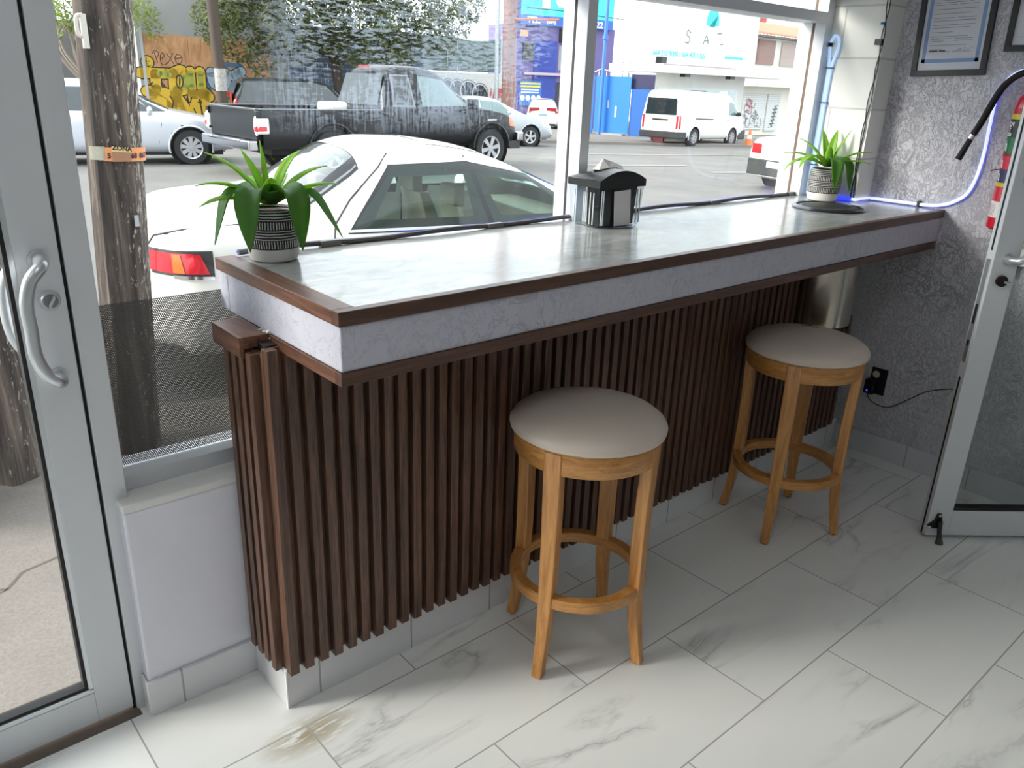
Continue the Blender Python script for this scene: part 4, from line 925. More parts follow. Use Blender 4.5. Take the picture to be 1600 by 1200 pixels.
# ------------------------------------------------------------------ vehicles
def chaikin(P):
    out = [P[0]]
    for a, b in zip(P, P[1:]):
        out += [(a[0] * 0.75 + b[0] * 0.25, a[1] * 0.75 + b[1] * 0.25), (a[0] * 0.25 + b[0] * 0.75, a[1] * 0.25 + b[1] * 0.75)]
    return out + [P[-1]]
class Body:
    def __init__(s, keys, hw, zs, wr, z0=0.2, dx=0.045, sm=3):
        s.hw, s.zs, s.wr, s.z0 = hw, zs, wr, z0
        L = keys[-1][0]; n = max(40, int(L / dx)); s.xs = [L * i / n for i in range(n + 1)]; s.L = L
        def at(x, c):
            for a, b in zip(keys, keys[1:]):
                if x <= b[0]: t = (x - a[0]) / max(1e-6, b[0] - a[0]); return a[c] + (b[c] - a[c]) * t
            return keys[-1][c]
        s.zt = [at(x, 1) for x in s.xs]; s.wd = [at(x, 2) for x in s.xs]
        for _ in range(sm):
            for arr in (s.zt, s.wd):
                b = arr[:]
                for i in range(1, n): arr[i] = (b[i - 1] + 2 * b[i] + b[i + 1]) / 4
        s.cache = {}
    def lin(s, arr, x):
        t = min(max(x / s.L * (len(s.xs) - 1), 0), len(s.xs) - 1.0001); i = int(t); t -= i
        return arr[i] * (1 - t) + arr[i + 1] * t
    def ring(s, x):
        key = round(x, 4)
        if key in s.cache: return s.cache[key]
        zt, w = s.lin(s.zt, x), s.lin(s.wd, x) * s.hw
        zs = min(s.zs, zt - 0.055); k = min(1, max(0, (zt - zs - 0.05) / 0.36)); z0 = s.z0 + (0.05 if (x < 0.15 or x > s.L - 0.15) else 0)
        wr = (0.93 * w) * (1 - k) + min(s.wr, 0.93 * w) * k
        P = [(0, z0), (0.8 * w, z0), (0.97 * w, z0 + 0.1), (w, z0 + 0.4 * (zs - z0)), (0.995 * w, zs - 0.14), (0.965 * w, zs), (wr, zt - (0.025 + 0.035 * k)), (0.62 * wr, zt - 0.006), (0, zt)]
        P = chaikin(chaikin(P)); s.cache[key] = P; return P
    def side_y(s, x, z):
        P = s.ring(x)
        for a, b in zip(P[8:], P[9:]):
            if a[1] <= z <= b[1]: return a[0] + (b[0] - a[0]) * (z - a[1]) / max(1e-6, b[1] - a[1])
        return P[-4][0]
    def top_z(s, x, y):
        P = s.ring(x); y = abs(y)
        for i in range(len(P) - 1, 0, -1):
            a, b = P[i], P[i - 1]
            if a[0] <= y <= b[0]: return a[1] + (b[1] - a[1]) * (y - a[0]) / max(1e-6, b[0] - a[0])
        return P[-1][1]
    def mesh(s, holes=()):
        R_ = []
        for x in s.xs:
            P = s.ring(x); R_.append([(x, -y, z) for y, z in P] + [(x, y, z) for y, z in reversed(P[:-1])])
        mb = MB(); m = len(R_[0])
        def skip(i, j):
            c = [sum(R_[a][b][k] for a in (i, i + 1) for b in (j, j + 1)) / 4 for k in range(3)]
            return any(h(c) for h in holes)
        mb.grid(R_, True, skip)
        for i, rev in ((0, False), (len(R_) - 1, True)):
            o = len(mb.v); mb.v += R_[i]; f = tuple(o + k for k in range(m - 1)); mb.f.append(f if rev else f[::-1]); mb.sm.append(False)
        return mb
    # patches that lie on the skin
    def side(s, q, sg, off=0.006, nx=10, nz=6, ring=None):
        def pt(a, b):
            x = (q[0][0] * (1 - a) + q[1][0] * a) * (1 - b) + (q[3][0] * (1 - a) + q[2][0] * a) * b
            z = (q[0][1] * (1 - a) + q[1][1] * a) * (1 - b) + (q[3][1] * (1 - a) + q[2][1] * a) * b
            return (x, sg * (s.side_y(x, z) + off), z)
        P = [[pt(i / nx, j / nz) for j in range(nz + 1)] for i in range(nx + 1)]
        if sg > 0: P = P[::-1]
        return MB().grid(P, True, ring)
    def top(s, x0, x1, y0, y1, off=0.006, nx=10, ny=12, ring=None):
        P = [[(x0 + (x1 - x0) * i / nx, 0, 0) for j in range(ny + 1)] for i in range(nx + 1)]
        for i in range(nx + 1):
            t = i / nx; x = x0 + (x1 - x0) * t; hw = y0 + (y1 - y0) * t
            P[i] = [(x, hw * (2 * j / ny - 1), s.top_z(x, hw * (2 * j / ny - 1)) + off) for j in range(ny + 1)]
        return MB().grid(P, True, ring)
    def line(s, pts, sg, r=0.004):
        return MB().tube([(x, sg * (s.side_y(x, z) + 0.001), z) for x, z in pts], r, 5)
    def wrap(s, sg, xl, z0, z1, y0, off=0.008, n=8, zslope=0.0):
        # lamp wrapping a rear corner: from y0 on the tail round to xl along the flank
        pl = [(-off, y0 + (s.wd[0] * s.hw * 0.93 - y0) * i / 4) for i in range(5)] + [(xl * i / n, None) for i in range(1, n + 1)]
        P = []
        for x, y in pl:
            t = max(0, x) / xl; a, b = z0 + zslope * t, z1 + zslope * t * 0.4
            P.append([(x, sg * (y if y is not None else s.side_y(max(0, x), z) + off), z) for z in [a + (b - a) * j / 4 for j in range(5)]])
        if sg > 0: P = P[::-1]
        return MB().grid(P)
def wheel(parent, x, y, r, wdt, sg, spokes=7, rim=RIM):
    yo = y + sg * wdt / 2; yi = y - sg * wdt / 2
    pr = [(r * 0.64, yi), (r * 0.93, yi), (r, yi + sg * 0.03), (r, yo - sg * 0.03), (r * 0.94, yo), (r * 0.66, yo), (r * 0.63, yo - sg * 0.02), (r * 0.63, yi)]
    wh = MB().lathe(pr, (x, 0, r), 36, 'y').build('wheel', TYRE, parent, local=True)
    mb = MB().lathe([(r * 0.64, yo - sg * 0.004), (r * 0.58, yo - sg * 0.012), (r * 0.57, yo - sg * 0.05)], (x, 0, r), 36, 'y').lathe([(0, yo - sg * 0.006), (r * 0.15, yo - sg * 0.008), (r * 0.17, yo - sg * 0.02)], (x, 0, r), 20, 'y')
    for k in range(spokes):
        a = 2 * PI * k / spokes + 0.2; d = Vector((math.cos(a), 0, math.sin(a))); q = Vector((-d.z, 0, d.x)); c = Vector((x, 0, r))
        p = [c + d * r * 0.1 - q * r * 0.075, c + d * r * 0.6 - q * r * 0.12, c + d * r * 0.6 + q * r * 0.12, c + d * r * 0.1 + q * r * 0.075]
        mb.hexa([(v.x, yo - sg * 0.03, v.z) for v in p] + [(v.x, yo - sg * 0.012, v.z) for v in p])
    mb.build('rim', rim, wh, local=True)
    MB().lathe([(0, yo - sg * 0.06), (r * 0.6, yo - sg * 0.06)], (x, 0, r), 24, 'y').build('brake_disc', DARKMETAL, wh, local=True)
def place(t, x, y, ang, h=1.3):
    c, s_ = math.cos(ang), math.sin(ang); zf, zb = zr(x + 3.5 * c, y + 3.5 * s_), zr(x + 0.8 * c, y + 0.8 * s_)
    t.location = (x, y, zb - (zf - zb) / 2.7 * 0.8); t.rotation_euler = (0, -math.atan2(zf - zb, 2.7), ang)
def arches(body, parent, xs, r, paintm):
    for x in xs:
        for sg in (-1, 1):
            y = body.hw
            MB().lathe([(0, sg * (y - 0.16)), (r + 0.07, sg * (y - 0.16)), (r + 0.07, sg * (y - 0.02))], (x, 0, r + 0.005), 28, 'y').build('wheel_arch', BLK_M, parent, local=True)
            pts = []
            for k in range(19):
                a = -0.25 + (PI + 0.5) * k / 18; xx = x + (r + 0.075) * math.cos(a); zz = r + (r + 0.075) * math.sin(a)
                pts.append((xx, sg * (body.side_y(xx, max(zz, body.z0 + 0.3)) - 0.006), zz))
            MB().tube(pts, 0.02, 6).build('arch_lip', paintm, parent, local=True)
def arch_holes(xs, r, hw): return [lambda c, x=x: (c[0] - x) ** 2 + (c[2] - r) ** 2 < (r + 0.075) ** 2 and abs(c[1]) > hw * 0.55 for x in xs]
def in_quad(q, x, z):
    s0 = 0
    for a, b in zip(q, q[1:] + q[:1]):
        cr_ = (b[0] - a[0]) * (z - a[1]) - (b[1] - a[1]) * (x - a[0])
        if cr_ < 0: return False
    return True
def handles(bd, t, xs, z, m):
    for sg in (-1, 1):
        mb = MB()
        for x in xs:
            y = sg * (bd.side_y(x, z) + 0.012); mb.tube([(x - 0.09, y, z), (x + 0.09, y, z)], 0.014, 8)
        mb.build('door_handle', m, t, local=True)
def mirror(bd, t, x, z, m, size=1.0):
    for sg in (-1, 1):
        y = sg * (bd.side_y(x, z) + 0.1 * size)
        r = MB().lathe([(0.0, -0.075), (0.05, -0.06), (0.075, -0.01), (0.07, 0.05), (0.0, 0.075)], (0, 0, 0), 16)
        r.v = [(x + v[0] * 0.7 * size, y + v[2] * 1.3 * size, z + v[1] * 0.9 * size) for v in r.v]
        r.box(x - 0.03, x + 0.02, min(y, sg * bd.side_y(x, z)), max(y, sg * bd.side_y(x, z)), z - 0.06, z - 0.03)
        r.build('wing_mirror', m, t, local=True)

# ---- parked white sedan right outside the window
sk = [(0, 0.86, 0.66), (0.05, 0.95, 0.78), (0.1, 0.99, 0.86), (0.17, 1.02, 0.93), (0.3, 1.035, 0.975), (0.45, 1.055, 0.985), (0.78, 1.075, 1.0), (0.9, 1.13, 1.0), (1.22, 1.355, 1.0), (1.45, 1.41, 1.0), (1.8, 1.405, 1.0), (2.1, 1.365, 1.0), (2.35, 1.28, 1.0), (2.98, 1.0, 1.0), (3.2, 0.96, 0.99), (3.75, 0.88, 0.96), (4.08, 0.76, 0.9), (4.22, 0.58, 0.8)]
sb = Body(sk, 0.89, 0.92, 0.60, 0.2)
t = thing('parked_sedan', 'white four door sedan parked at the kerb right outside the window', 'car')
rearq = [(1.14, 0.945), (2.0, 0.94), (1.93, 1.275), (1.47, 1.26)]; frontq = [(2.08, 0.94), (2.78, 0.955), (2.36, 1.19), (2.0, 1.275)]
def hole_side(q): return lambda c, q=q: abs(c[1]) > 0.5 and in_quad(q, c[0], c[2])
rw = (0.86, 1.22, 0.70, 0.56)
def hole_top(x0, x1, y0, y1): return lambda c: x0 < c[0] < x1 and abs(c[1]) < y0 + (y1 - y0) * (c[0] - x0) / (x1 - x0) and c[2] > sb.top_z(c[0], c[1]) - 0.05
hs = [hole_side(rearq), hole_side(frontq), hole_top(*rw), hole_top(2.40, 2.92, 0.55, 0.68)] + arch_holes((0.88, 3.30), 0.315, 0.89)
sb.mesh(hs).build('body', CARW, t, local=True)
arches(sb, t, (0.88, 3.30), 0.315, CARW)
for sg in (-1, 1):
    for q in (rearq, frontq):
        def grow(q, d):
            cx = sum(p[0] for p in q) / 4; cz = sum(p[1] for p in q) / 4
            return [(p[0] + d * (1 if p[0] > cx else -1), p[1] + d * 0.6 * (1 if p[1] > cz else -1)) for p in q]
        sb.side(grow(q, 0.045), sg, 0.004, 24, 16, lambda i, j: 2 < i < 21 and 2 < j < 13).build('window_surround', BLK, t, local=True)
        sb.side(grow(q, 0.02), sg, 0.006).build('side_window', GLASS_G, t, local=True)
        sb.side([(q[0][0] - 0.04, 0.925), (q[1][0] + 0.04, 0.925), (q[1][0] + 0.04, 0.94), (q[0][0] - 0.04, 0.94)], sg, 0.008, 8, 1).build('chrome_strip', ALU_L, t, local=True)
sb.top(0.83, 1.245, 0.75, 0.60, 0.004, 24, 24, lambda i, j: 2 < i < 21 and 1 < j < 22).build('rear_window_surround', BLK, t, local=True)
sb.top(0.845, 1.235, 0.735, 0.585, 0.007).build('rear_window', glass('rear_glass', (0.70, 0.82, 0.84, 1), 3.0), t, local=True)
sb.top(2.38, 2.95, 0.57, 0.72, 0.006).build('windscreen', GLASS_G, t, local=True)
sb.top(1.75, 2.15, 0.40, 0.42, 0.004, 6, 6).build('roof_hatch', simple('off_white_panel', S(232, 231, 224), 0.3, 0, 0.02, 2, coat=0.6), t, local=True)
for sg in (-1, 1):
    sb.wrap(sg, 0.335, 0.722, 0.862, 0.30, 0.005, 8).build('lamp_surround', BUMPB, t, local=True)
    tl_ = sb.wrap(sg, 0.312, 0.738, 0.848, 0.30, 0.011, 8)
    tl_.v = [(v[0] - (0.045 * max(0, (v[2] - 0.738) / 0.11) if v[0] > 0.26 else 0), v[1], v[2]) for v in tl_.v]; tl_.build('tail_lamp', REDL, t, local=True)
    sb.side([(0.13, 0.742), (0.185, 0.742), (0.17, 0.844), (0.13, 0.844)], sg, 0.014, 6, 4).build('indicator', AMB, t, local=True)
    sb.side([(0.13, 0.710), (0.33, 0.710), (0.33, 0.726), (0.13, 0.730)], sg, 0.016, 6, 2).build('lamp_trim', CHROME, t, local=True)
MB().box(-0.012, 0.0, -0.3, 0.3, 0.715, 0.84).build('centre_lamp', REDD, t, local=True)
MB().box(-0.02, -0.008, -0.18, 0.18, 0.5, 0.62).build('number_plate', PLATE, t, local=True)
gm = simple('panel_gap', S(60, 58, 56), 0.8)
mb = MB()
for sg in (-1, 1):
    mb.tube([(0.0, sg * 0.66, 0.84), (0.06, sg * 0.70, sb.top_z(0.06, 0.70)), (0.2, sg * 0.76, sb.top_z(0.2, 0.76) + 0.001), (0.5, sg * 0.79, sb.top_z(0.5, 0.79) + 0.001), (0.8, sg * 0.77, sb.top_z(0.8, 0.77) + 0.001)], 0.006, 5)
    mb.tube([(-0.012, sg * 0.66, 0.84), (-0.012, sg * 0.65, 0.63), (-0.012, sg * 0.66, 0.5)], 0.004, 5)
mb.build('boot_gap', gm, t, local=True)
mb = MB()
for sg in (-1, 1):
    mb.tube([(x, sg * (sb.side_y(x, z) + 0.001), z) for x, z in ((1.44, 1.345), (1.36, 1.27), (1.15, 1.10), (1.03, 0.97), (1.01, 0.88), (1.06, 0.78))], 0.006, 5)
    mb.tube([(x, sg * (sb.side_y(x, z) + 0.001), z) for x, z in ((1.96, 1.33), (2.03, 1.1), (2.05, 0.9), (2.05, 0.4))], 0.006, 5)
mb.build('door_gap', gm, t, local=True)
handles(sb, t, (1.25, 2.25), 0.83, CARW)
mirror(sb, t, 2.62, 0.98, CARW)
for x in (0.88, 3.30):
    for sg in (-1, 1): wheel(t, x, sg * 0.77, 0.315, 0.2, sg)
it = MB()
for x in (1.38, 2.10):
    for y in (-0.38, 0.38):
        it.box(x, x + 0.5, y - 0.26, y + 0.26, 0.42, 0.58); it.hexa([(x - 0.05, y - 0.25, 0.55), (x + 0.1, y - 0.25, 0.55), (x + 0.1, y + 0.25, 0.55), (x - 0.05, y + 0.25, 0.55), (x - 0.16, y - 0.21, 1.0), (x - 0.08, y - 0.21, 1.0), (x - 0.08, y + 0.21, 1.0), (x - 0.16, y + 0.21, 1.0)])
        it.box(x - 0.18, x - 0.10, y - 0.12, y + 0.12, 1.0, 1.13)
it.box(0.6, 1.0, -0.7, 0.7, 0.88, 0.90).box(2.65, 3.0, -0.7, 0.7, 0.75, 0.90).box(0.5, 3.2, -0.75, 0.75, 0.28, 0.33)
it.build('interior', CLOTH, t, local=True, bevel=0.03)
MB().box(2.42, 2.44, -0.11, 0.11, 1.17, 1.23).build('rear_view_mirror', CHROME, t, local=True)
for sg in (-1, 1): sb.side([(3.85, 0.62), (4.15, 0.58), (4.15, 0.68), (3.85, 0.76)], sg, 0.006).build('head_lamp', CLEARL, t, local=True)
hd = dg(-13.3); hx, hy = math.cos(hd), math.sin(hd)
rx = 0.25 * hx + 5.44 * -hy; ry = 0.25 * hy + 5.44 * hx
place(t, rx, ry, hd)

# ---- silver hatchback driving past behind the pole
hk = [(0, 0.9, 0.86), (0.15, 1.1, 0.96), (0.5, 1.40, 1.0), (1.0, 1.49, 1.0), (1.6, 1.49, 1.0), (2.1, 1.40, 1.0), (2.95, 0.99, 1.0), (3.3, 0.93, 0.98), (3.7, 0.84, 0.92), (3.95, 0.66, 0.82), (4.02, 0.5, 0.72)]
hb = Body(hk, 0.86, 0.92, 0.57, 0.2)
t = thing('hatchback', 'silver hatchback passing behind the wooden pole', 'car')
hb.mesh(arch_holes((0.75, 3.22), 0.32, 0.86)).build('body', CARS, t, local=True)
arches(hb, t, (0.75, 3.22), 0.32, CARS)
for sg in (-1, 1):
    hb.side([(0.55, 0.97), (1.55, 0.96), (1.5, 1.36), (0.8, 1.35)], sg).build('side_window', CARG, t, local=True)
    hb.side([(1.62, 0.96), (2.62, 0.965), (2.22, 1.26), (1.60, 1.36)], sg).build('side_window', CARG, t, local=True)
    hb.side([(2.60, 0.965), (2.84, 0.97), (2.80, 0.985), (2.30, 1.25)], sg, 0.006).build('quarter_window', CARG, t, local=True)
    hb.side([(3.55, 0.66), (3.90, 0.60), (3.88, 0.68), (3.45, 0.80)], sg).build('head_lamp', CLEARL, t, local=True)
    hb.line([(1.58, 0.95), (1.60, 0.6), (1.62, 0.3)], sg).build('door_gap', gm, t, local=True)
    hb.line([(2.72, 0.95), (2.74, 0.75), (2.66, 0.4)], sg).build('door_gap', gm, t, local=True)
hb.top(2.18, 2.9, 0.54, 0.68).build('windscreen', CARG, t, local=True)
handles(hb, t, (1.15, 2.0), 0.84, CARS); mirror(hb, t, 2.56, 0.99, CARS)
for x in (0.75, 3.22):
    for sg in (-1, 1): wheel(t, x, sg * 0.74, 0.32, 0.2, sg, 9)
MB().box(0.3, 3.8, -0.7, 0.7, 0.18, 0.3).build('underbody', BLK_M, t, local=True)
p = W(1.46 - 3.22, 16.85 + 0.86); place(t, p[0], p[1], -AST)

# ---- dark pickup
t = thing('pickup_truck', 'black pickup truck with an open bed, driving ahead of the silver hatchback', 'truck')
tk = [(2.55, 1.10, 0.95), (2.62, 1.45, 1.0), (2.75, 1.80, 1.0), (3.0, 1.90, 1.0), (3.6, 1.90, 1.0), (4.0, 1.83, 1.0), (4.72, 1.27, 1.0), (4.95, 1.19, 1.0), (5.55, 1.09, 0.97), (5.85, 0.97, 0.9), (5.95, 0.72, 0.84)]
tk2 = [(a - 2.55, b, c) for a, b, c in tk]
tb = Body(tk2, 0.98, 1.10, 0.68, 0.42)
TX = 2.55
mb = tb.mesh(arch_holes((5.1 - TX,), 0.39, 0.98)); mb.v = [(v[0] + TX, v[1], v[2]) for v in mb.v]; mb.build('cab', CARB, t, local=True)
def shift(mb): mb.v = [(v[0] + TX, v[1], v[2]) for v in mb.v]; return mb
bm_ = MB()
for sg in (-1, 1):
    P = []
    for i in range(25):
        x = 0.12 + (2.52 - 0.12) * i / 24
        P.append([(x, sg * 0.90, 1.10), (x, sg * 0.975, 1.11), (x, sg * 0.995, 1.06), (x, sg * 1.0, 0.95), (x, sg * 0.99, 0.80), (x, sg * 1.005, 0.70), (x, sg * 0.97, 0.48)])
    bm_.grid(P if sg < 0 else P[::-1], True, lambda i, j: j >= 4 and abs(0.12 + 0.1 * i - 1.42) < 0.42)
    bm_.box(0.12, 2.52, min(sg * 0.88, sg * 0.93), max(sg * 0.88, sg * 0.93), 0.62, 1.10)
bm_.box(0.12, 2.52, -0.9, 0.9, 0.58, 0.64).box(2.46, 2.52, -0.95, 0.95, 0.6, 1.10)
bm_.build('cargo_bed', CARB, t, local=True)
MB().box(0.05, 0.12, -0.90, 0.90, 0.62, 1.11).build('tailgate', CARB, t, local=True, bevel=0.015)
rl_ = MB()
for sg in (-1, 1): rl_.box(0.10, 2.5, sg * 0.94 - 0.035, sg * 0.94 + 0.035, 1.105, 1.125)
rl_.box(0.05, 0.13, -0.9, 0.9, 1.108, 1.122).build('bed_rail', simple('grey_rail', S(120, 122, 126), 0.35, 0.4), t, local=True, bevel=0.006)
for sg in (-1, 1):
    MB().box(0.02, 0.14, min(sg * 0.90, sg * 1.0), max(sg * 0.90, sg * 1.0), 0.72, 1.09).build('lamp_pillar', CARB, t, local=True, bevel=0.01)
    lm = MB().lathe([(0.0, 0.0), (0.10, 0.004), (0.14, 0.016), (0.155, 0.03), (0.13, 0.10)], (0, 0, 0), 20)
    lm.v = [(0.03 + v[2] * 1.0 + v[0] * 0.0 - 0.03, sg * 0.95 + v[0] * 0.45, 0.86 + v[1] * 1.05) for v in lm.v]; lm.build('tail_lamp', CLEARL, t, local=True)
    MB().box(-0.008, 0.24, min(sg * 0.93, sg * 1.012), max(sg * 0.93, sg * 1.012), 0.72, 0.98).build('lamp_glass', CLEARL, t, local=True, bevel=0.03)
    MB().box(-0.012, 0.20, min(sg * 0.94, sg * 1.016), max(sg * 0.94, sg * 1.016), 0.76, 0.86).build('stop_lamp', REDL, t, local=True, bevel=0.02)
MB().box(-0.12, 0.04, -0.95, 0.95, 0.46, 0.62).box(-0.14, 0.0, -0.6, 0.6, 0.58, 0.63).build('rear_bumper', CHROME, t, local=True, bevel=0.02)
MB().box(5.86, 6.04, -0.95, 0.95, 0.52, 0.70).build('front_bumper', CHROME, t, local=True, bevel=0.03)
MB().box(5.7, 5.98, -0.9, 0.9, 0.36, 0.52).build('air_dam', BUMPB, t, local=True)
arches(tb, t, (), 0.39, CARB)
for x in (1.42, 5.1):
    for sg in (-1, 1):
        wheel(t, x, sg * 0.86, 0.385, 0.25, sg, 6)
        MB().lathe([(0, sg * 0.80), (0.47, sg * 0.80), (0.47, sg * 0.97)], (x, 0, 0.40), 26, 'y').build('wheel_arch', BLK_M, t, local=True)
        MB().tube([(x + 0.475 * math.cos(a), sg * 1.0, 0.41 + 0.475 * math.sin(a)) for a in [PI * k / 16 for k in range(17)]], 0.025, 6).build('arch_lip', CARB, t, local=True)
for sg in (-1, 1):
    shift(tb.side([(0.24, 1.20), (0.66, 1.20), (0.64, 1.70), (0.32, 1.70)], sg)).build('rear_side_window', CARG, t, local=True)
    shift(tb.side([(0.20, 1.17), (0.70, 1.17), (0.68, 1.73), (0.28, 1.73)], sg, 0.003)).build('window_seal', simple('grey_rail', S(120, 122, 126), 0.35, 0.4), t, local=True)
    shift(tb.side([(0.86, 1.18), (2.02, 1.20), (1.50, 1.66), (0.88, 1.72)], sg)).build('side_window', CARGL, t, local=True)
    shift(tb.side([(3.10, 0.82), (3.30, 0.80), (3.28, 0.98), (3.08, 1.0)], sg, 0.008)).build('head_lamp', AMB, t, local=True)
    shift(tb.side([(2.45, 0.93), (2.70, 0.93), (2.70, 0.955), (2.45, 0.955)], sg, 0.01, 4, 1)).build('badge', CHROME, t, local=True)
    for xa_, xb_ in ((0.76, 0.78), (2.10, 2.16)): shift(tb.line([(xa_, 1.14), (xb_, 0.8), (xb_, 0.5)], sg)).build('door_gap', BLK_M, t, local=True)
shift(tb.top(1.50, 2.14, 0.64, 0.80)).build('windscreen', CARG, t, local=True)
P = [[(2.555 + 0.18 * k / 5 - 0.012, 0.70 * (2 * j / 8 - 1) * (1 - 0.10 * k / 5), 1.18 + 0.55 * k / 5) for j in range(9)] for k in range(6)]
MB().grid(P).build('rear_window', CARG, t, local=True)
mb = MB().box(2.70, 2.76, -0.16, 0.16, 1.845, 1.875); mb.build('third_stop_lamp', REDL, t, local=True)
for sg in (-1, 1): MB().box(4.42, 4.56, min(sg * 0.98, sg * 1.22), max(sg * 0.98, sg * 1.22), 1.14, 1.34).build('wing_mirror', BLK, t, local=True, bevel=0.03)
MB().tube([(3.5, -0.97, 1.06), (3.7, -0.97, 1.06)], 0.018, 6).build('door_handle', BLK, t, local=True)
MB().box(0.4, 5.6, -0.7, 0.7, 0.36, 0.5).build('chassis', BLK_M, t, local=True)
TA = dg(1.5); p = (5.78, 14.05); place(t, p[0], p[1], TA); truck_m = (p[0], p[1], t.location.z)
lx, ly = 1.75, -0.45; ca, sa = math.cos(TA), math.sin(TA)
bk = thing('bucket', 'white and orange bucket standing in the pickup bed', 'bucket', (p[0] + lx * ca - ly * sa, p[1] + lx * sa + ly * ca, t.location.z + 0.66))
MB().lathe([(0, 0), (0.20, 0), (0.25, 0.45), (0.24, 0.45), (0.0, 0.44)], n=24).build('tub', simple('orange_plastic', S(220, 120, 60), 0.4), bk, local=True)
MB().lathe([(0.253, 0.44), (0.262, 0.45), (0.262, 0.54), (0.23, 0.57), (0, 0.575)], n=24).build('lid', simple('white_plastic', S(232, 230, 226), 0.4), bk, local=True)

# ---- generic three box saloon builder for the far cars
def saloon(name, label, loc, ang, pm, Ln=4.5, H=1.42, tail=REDL, wagon=False, dark=CARG):
    if wagon: keys = [(0, 0.95, 0.88), (0.08, 1.2, 0.96), (0.3, H - 0.03, 1.0), (0.9, H, 1.0), (2.4, H, 1.0), (2.8, H - 0.08, 1.0), (3.45, 1.05, 1.0), (3.9, 0.98, 0.97), (Ln - 0.12, 0.82, 0.9), (Ln, 0.6, 0.8)]
    else: keys = [(0, 0.82, 0.84), (0.08, 0.95, 0.92), (0.75, 1.03, 1.0), (1.5, H - 0.05, 1.0), (1.9, H, 1.0), (2.4, H, 1.0), (2.75, H - 0.06, 1.0), (3.5, 1.0, 1.0), (Ln - 0.4, 0.86, 0.95), (Ln - 0.1, 0.72, 0.88), (Ln, 0.55, 0.78)]
    b_ = Body(keys, 0.86, 0.94, 0.6, 0.2, 0.06)
    t = thing(name, label, 'car'); wx = (0.85, Ln - 0.85)
    b_.mesh(arch_holes(wx, 0.31, 0.86)).build('body', pm, t, local=True); arches(b_, t, wx, 0.31, pm)
    for sg in (-1, 1):
        if wagon: b_.side([(0.35, 1.0), (1.1, 1.0), (1.1, H - 0.13), (0.45, H - 0.13)], sg).build('side_window', dark, t, local=True)
        b_.side([(1.2, 0.98), (2.02, 0.97), (1.98, H - 0.11), (1.2 if wagon else 1.6, H - 0.13)], sg).build('side_window', dark, t, local=True)
        b_.side([(2.1, 0.97), (3.08, 0.98), (2.7, H - 0.14), (2.06, H - 0.11)], sg).build('side_window', dark, t, local=True)
        if wagon: b_.wrap(sg, 0.12, 0.82, 1.22, 0.66).build('tail_lamp', tail, t, local=True)
        else: b_.wrap(sg, 0.25, 0.66, 0.84, 0.42).build('tail_lamp', tail, t, local=True)
        b_.side([(Ln - 0.42, 0.64), (Ln - 0.12, 0.60), (Ln - 0.14, 0.70), (Ln - 0.45, 0.78)], sg).build('head_lamp', CLEARL, t, local=True)
    if wagon: MB().grid([[(-0.004 + 0.19 * k / 4, 0.62 * (2 * j / 6 - 1), 1.02 + (H - 1.14) * k / 4) for j in range(7)] for k in range(5)]).build('rear_window', dark, t, local=True)
    else: b_.top(0.85, 1.48, 0.68, 0.56).build('rear_window', dark, t, local=True)
    b_.top(2.8, 3.42, 0.55, 0.7).build('windscreen', dark, t, local=True)
    MB().box(-0.02, 0.05, -0.74, 0.74, 0.26, 0.56).build('rear_bumper', BUMPB, t, local=True, bevel=0.02)
    MB().box(-0.028, -0.018, -0.2, 0.2, 0.42, 0.53).build('number_plate', PLATE, t, local=True)
    handles(b_, t, (1.5, 2.3), 0.84, pm); mirror(b_, t, 2.95, 1.0, pm, 0.9)
    for x in wx:
        for sg in (-1, 1): wheel(t, x, sg * 0.74, 0.31, 0.19, sg, 5)
    place(t, loc[0], loc[1], ang); return t
p = W(11.95 - 3.75, 23.2 + 0.86)
saloon('sedan', 'silver grey sedan parked across the street, nose beyond the black pickup', p, -AST, paint('grey_silver_paint', S(168, 172, 176), 0.3, 0.3), 4.6, 1.43, dark=CARGL)
p = W(3.35, 24.9 + 0.86)
saloon('station_wagon', 'dark estate car with red tail lamps parked behind the pickup bed', p, -AST, paint('dark_green_paint', S(40, 46, 48)), 4.5, 1.66, wagon=True)
saloon('sedan', 'white sedan tail with grey bumper, beside the orange cone', (13.98, 8.52), dg(-15), CARW, 4.6, 1.40)

# ---- small white hatchback seen from behind
sk2 = [(0, 0.88, 0.9), (0.06, 1.02, 0.97), (0.35, 1.44, 1.0), (0.7, 1.52, 1.0), (1.7, 1.52, 1.0), (2.1, 1.43, 1.0), (2.8, 1.05, 1.0), (3.3, 0.9, 0.94), (3.6, 0.6, 0.8)]
b_ = Body(sk2, 0.80, 0.95, 0.56, 0.2, 0.05); t = thing('small_hatchback', 'small white hatchback seen from behind near the blue poster', 'car')
b_.mesh(arch_holes((0.6, 2.95), 0.29, 0.8)).build('body', CARW, t, local=True); arches(b_, t, (0.6, 2.95), 0.29, CARW)
b_.top(0.08, 0.34, 0.60, 0.50).build('rear_window', simple('glaring_glass', S(206, 214, 216), 0.05, 0, 0.02, 1, spec=0.9), t, local=True)
MB().tube([(0.30, -0.53, 1.42), (0.34, -0.5, 1.455), (0.34, 0.5, 1.455), (0.30, 0.53, 1.42)], 0.018, 6).build('window_seal', BLK, t, local=True)
for sg in (-1, 1):
    b_.wrap(sg, 0.2, 0.82, 1.08, 0.60).build('tail_lamp', REDD, t, local=True)
    b_.side([(0.7, 1.0), (2.4, 1.0), (2.0, 1.38), (0.8, 1.38)], sg).build('side_window', CARG, t, local=True)
MB().box(-0.012, 0, -0.19, 0.19, 0.70, 0.80).build('number_plate', simple('blue_plate', S(120, 160, 190), 0.4), t, local=True)
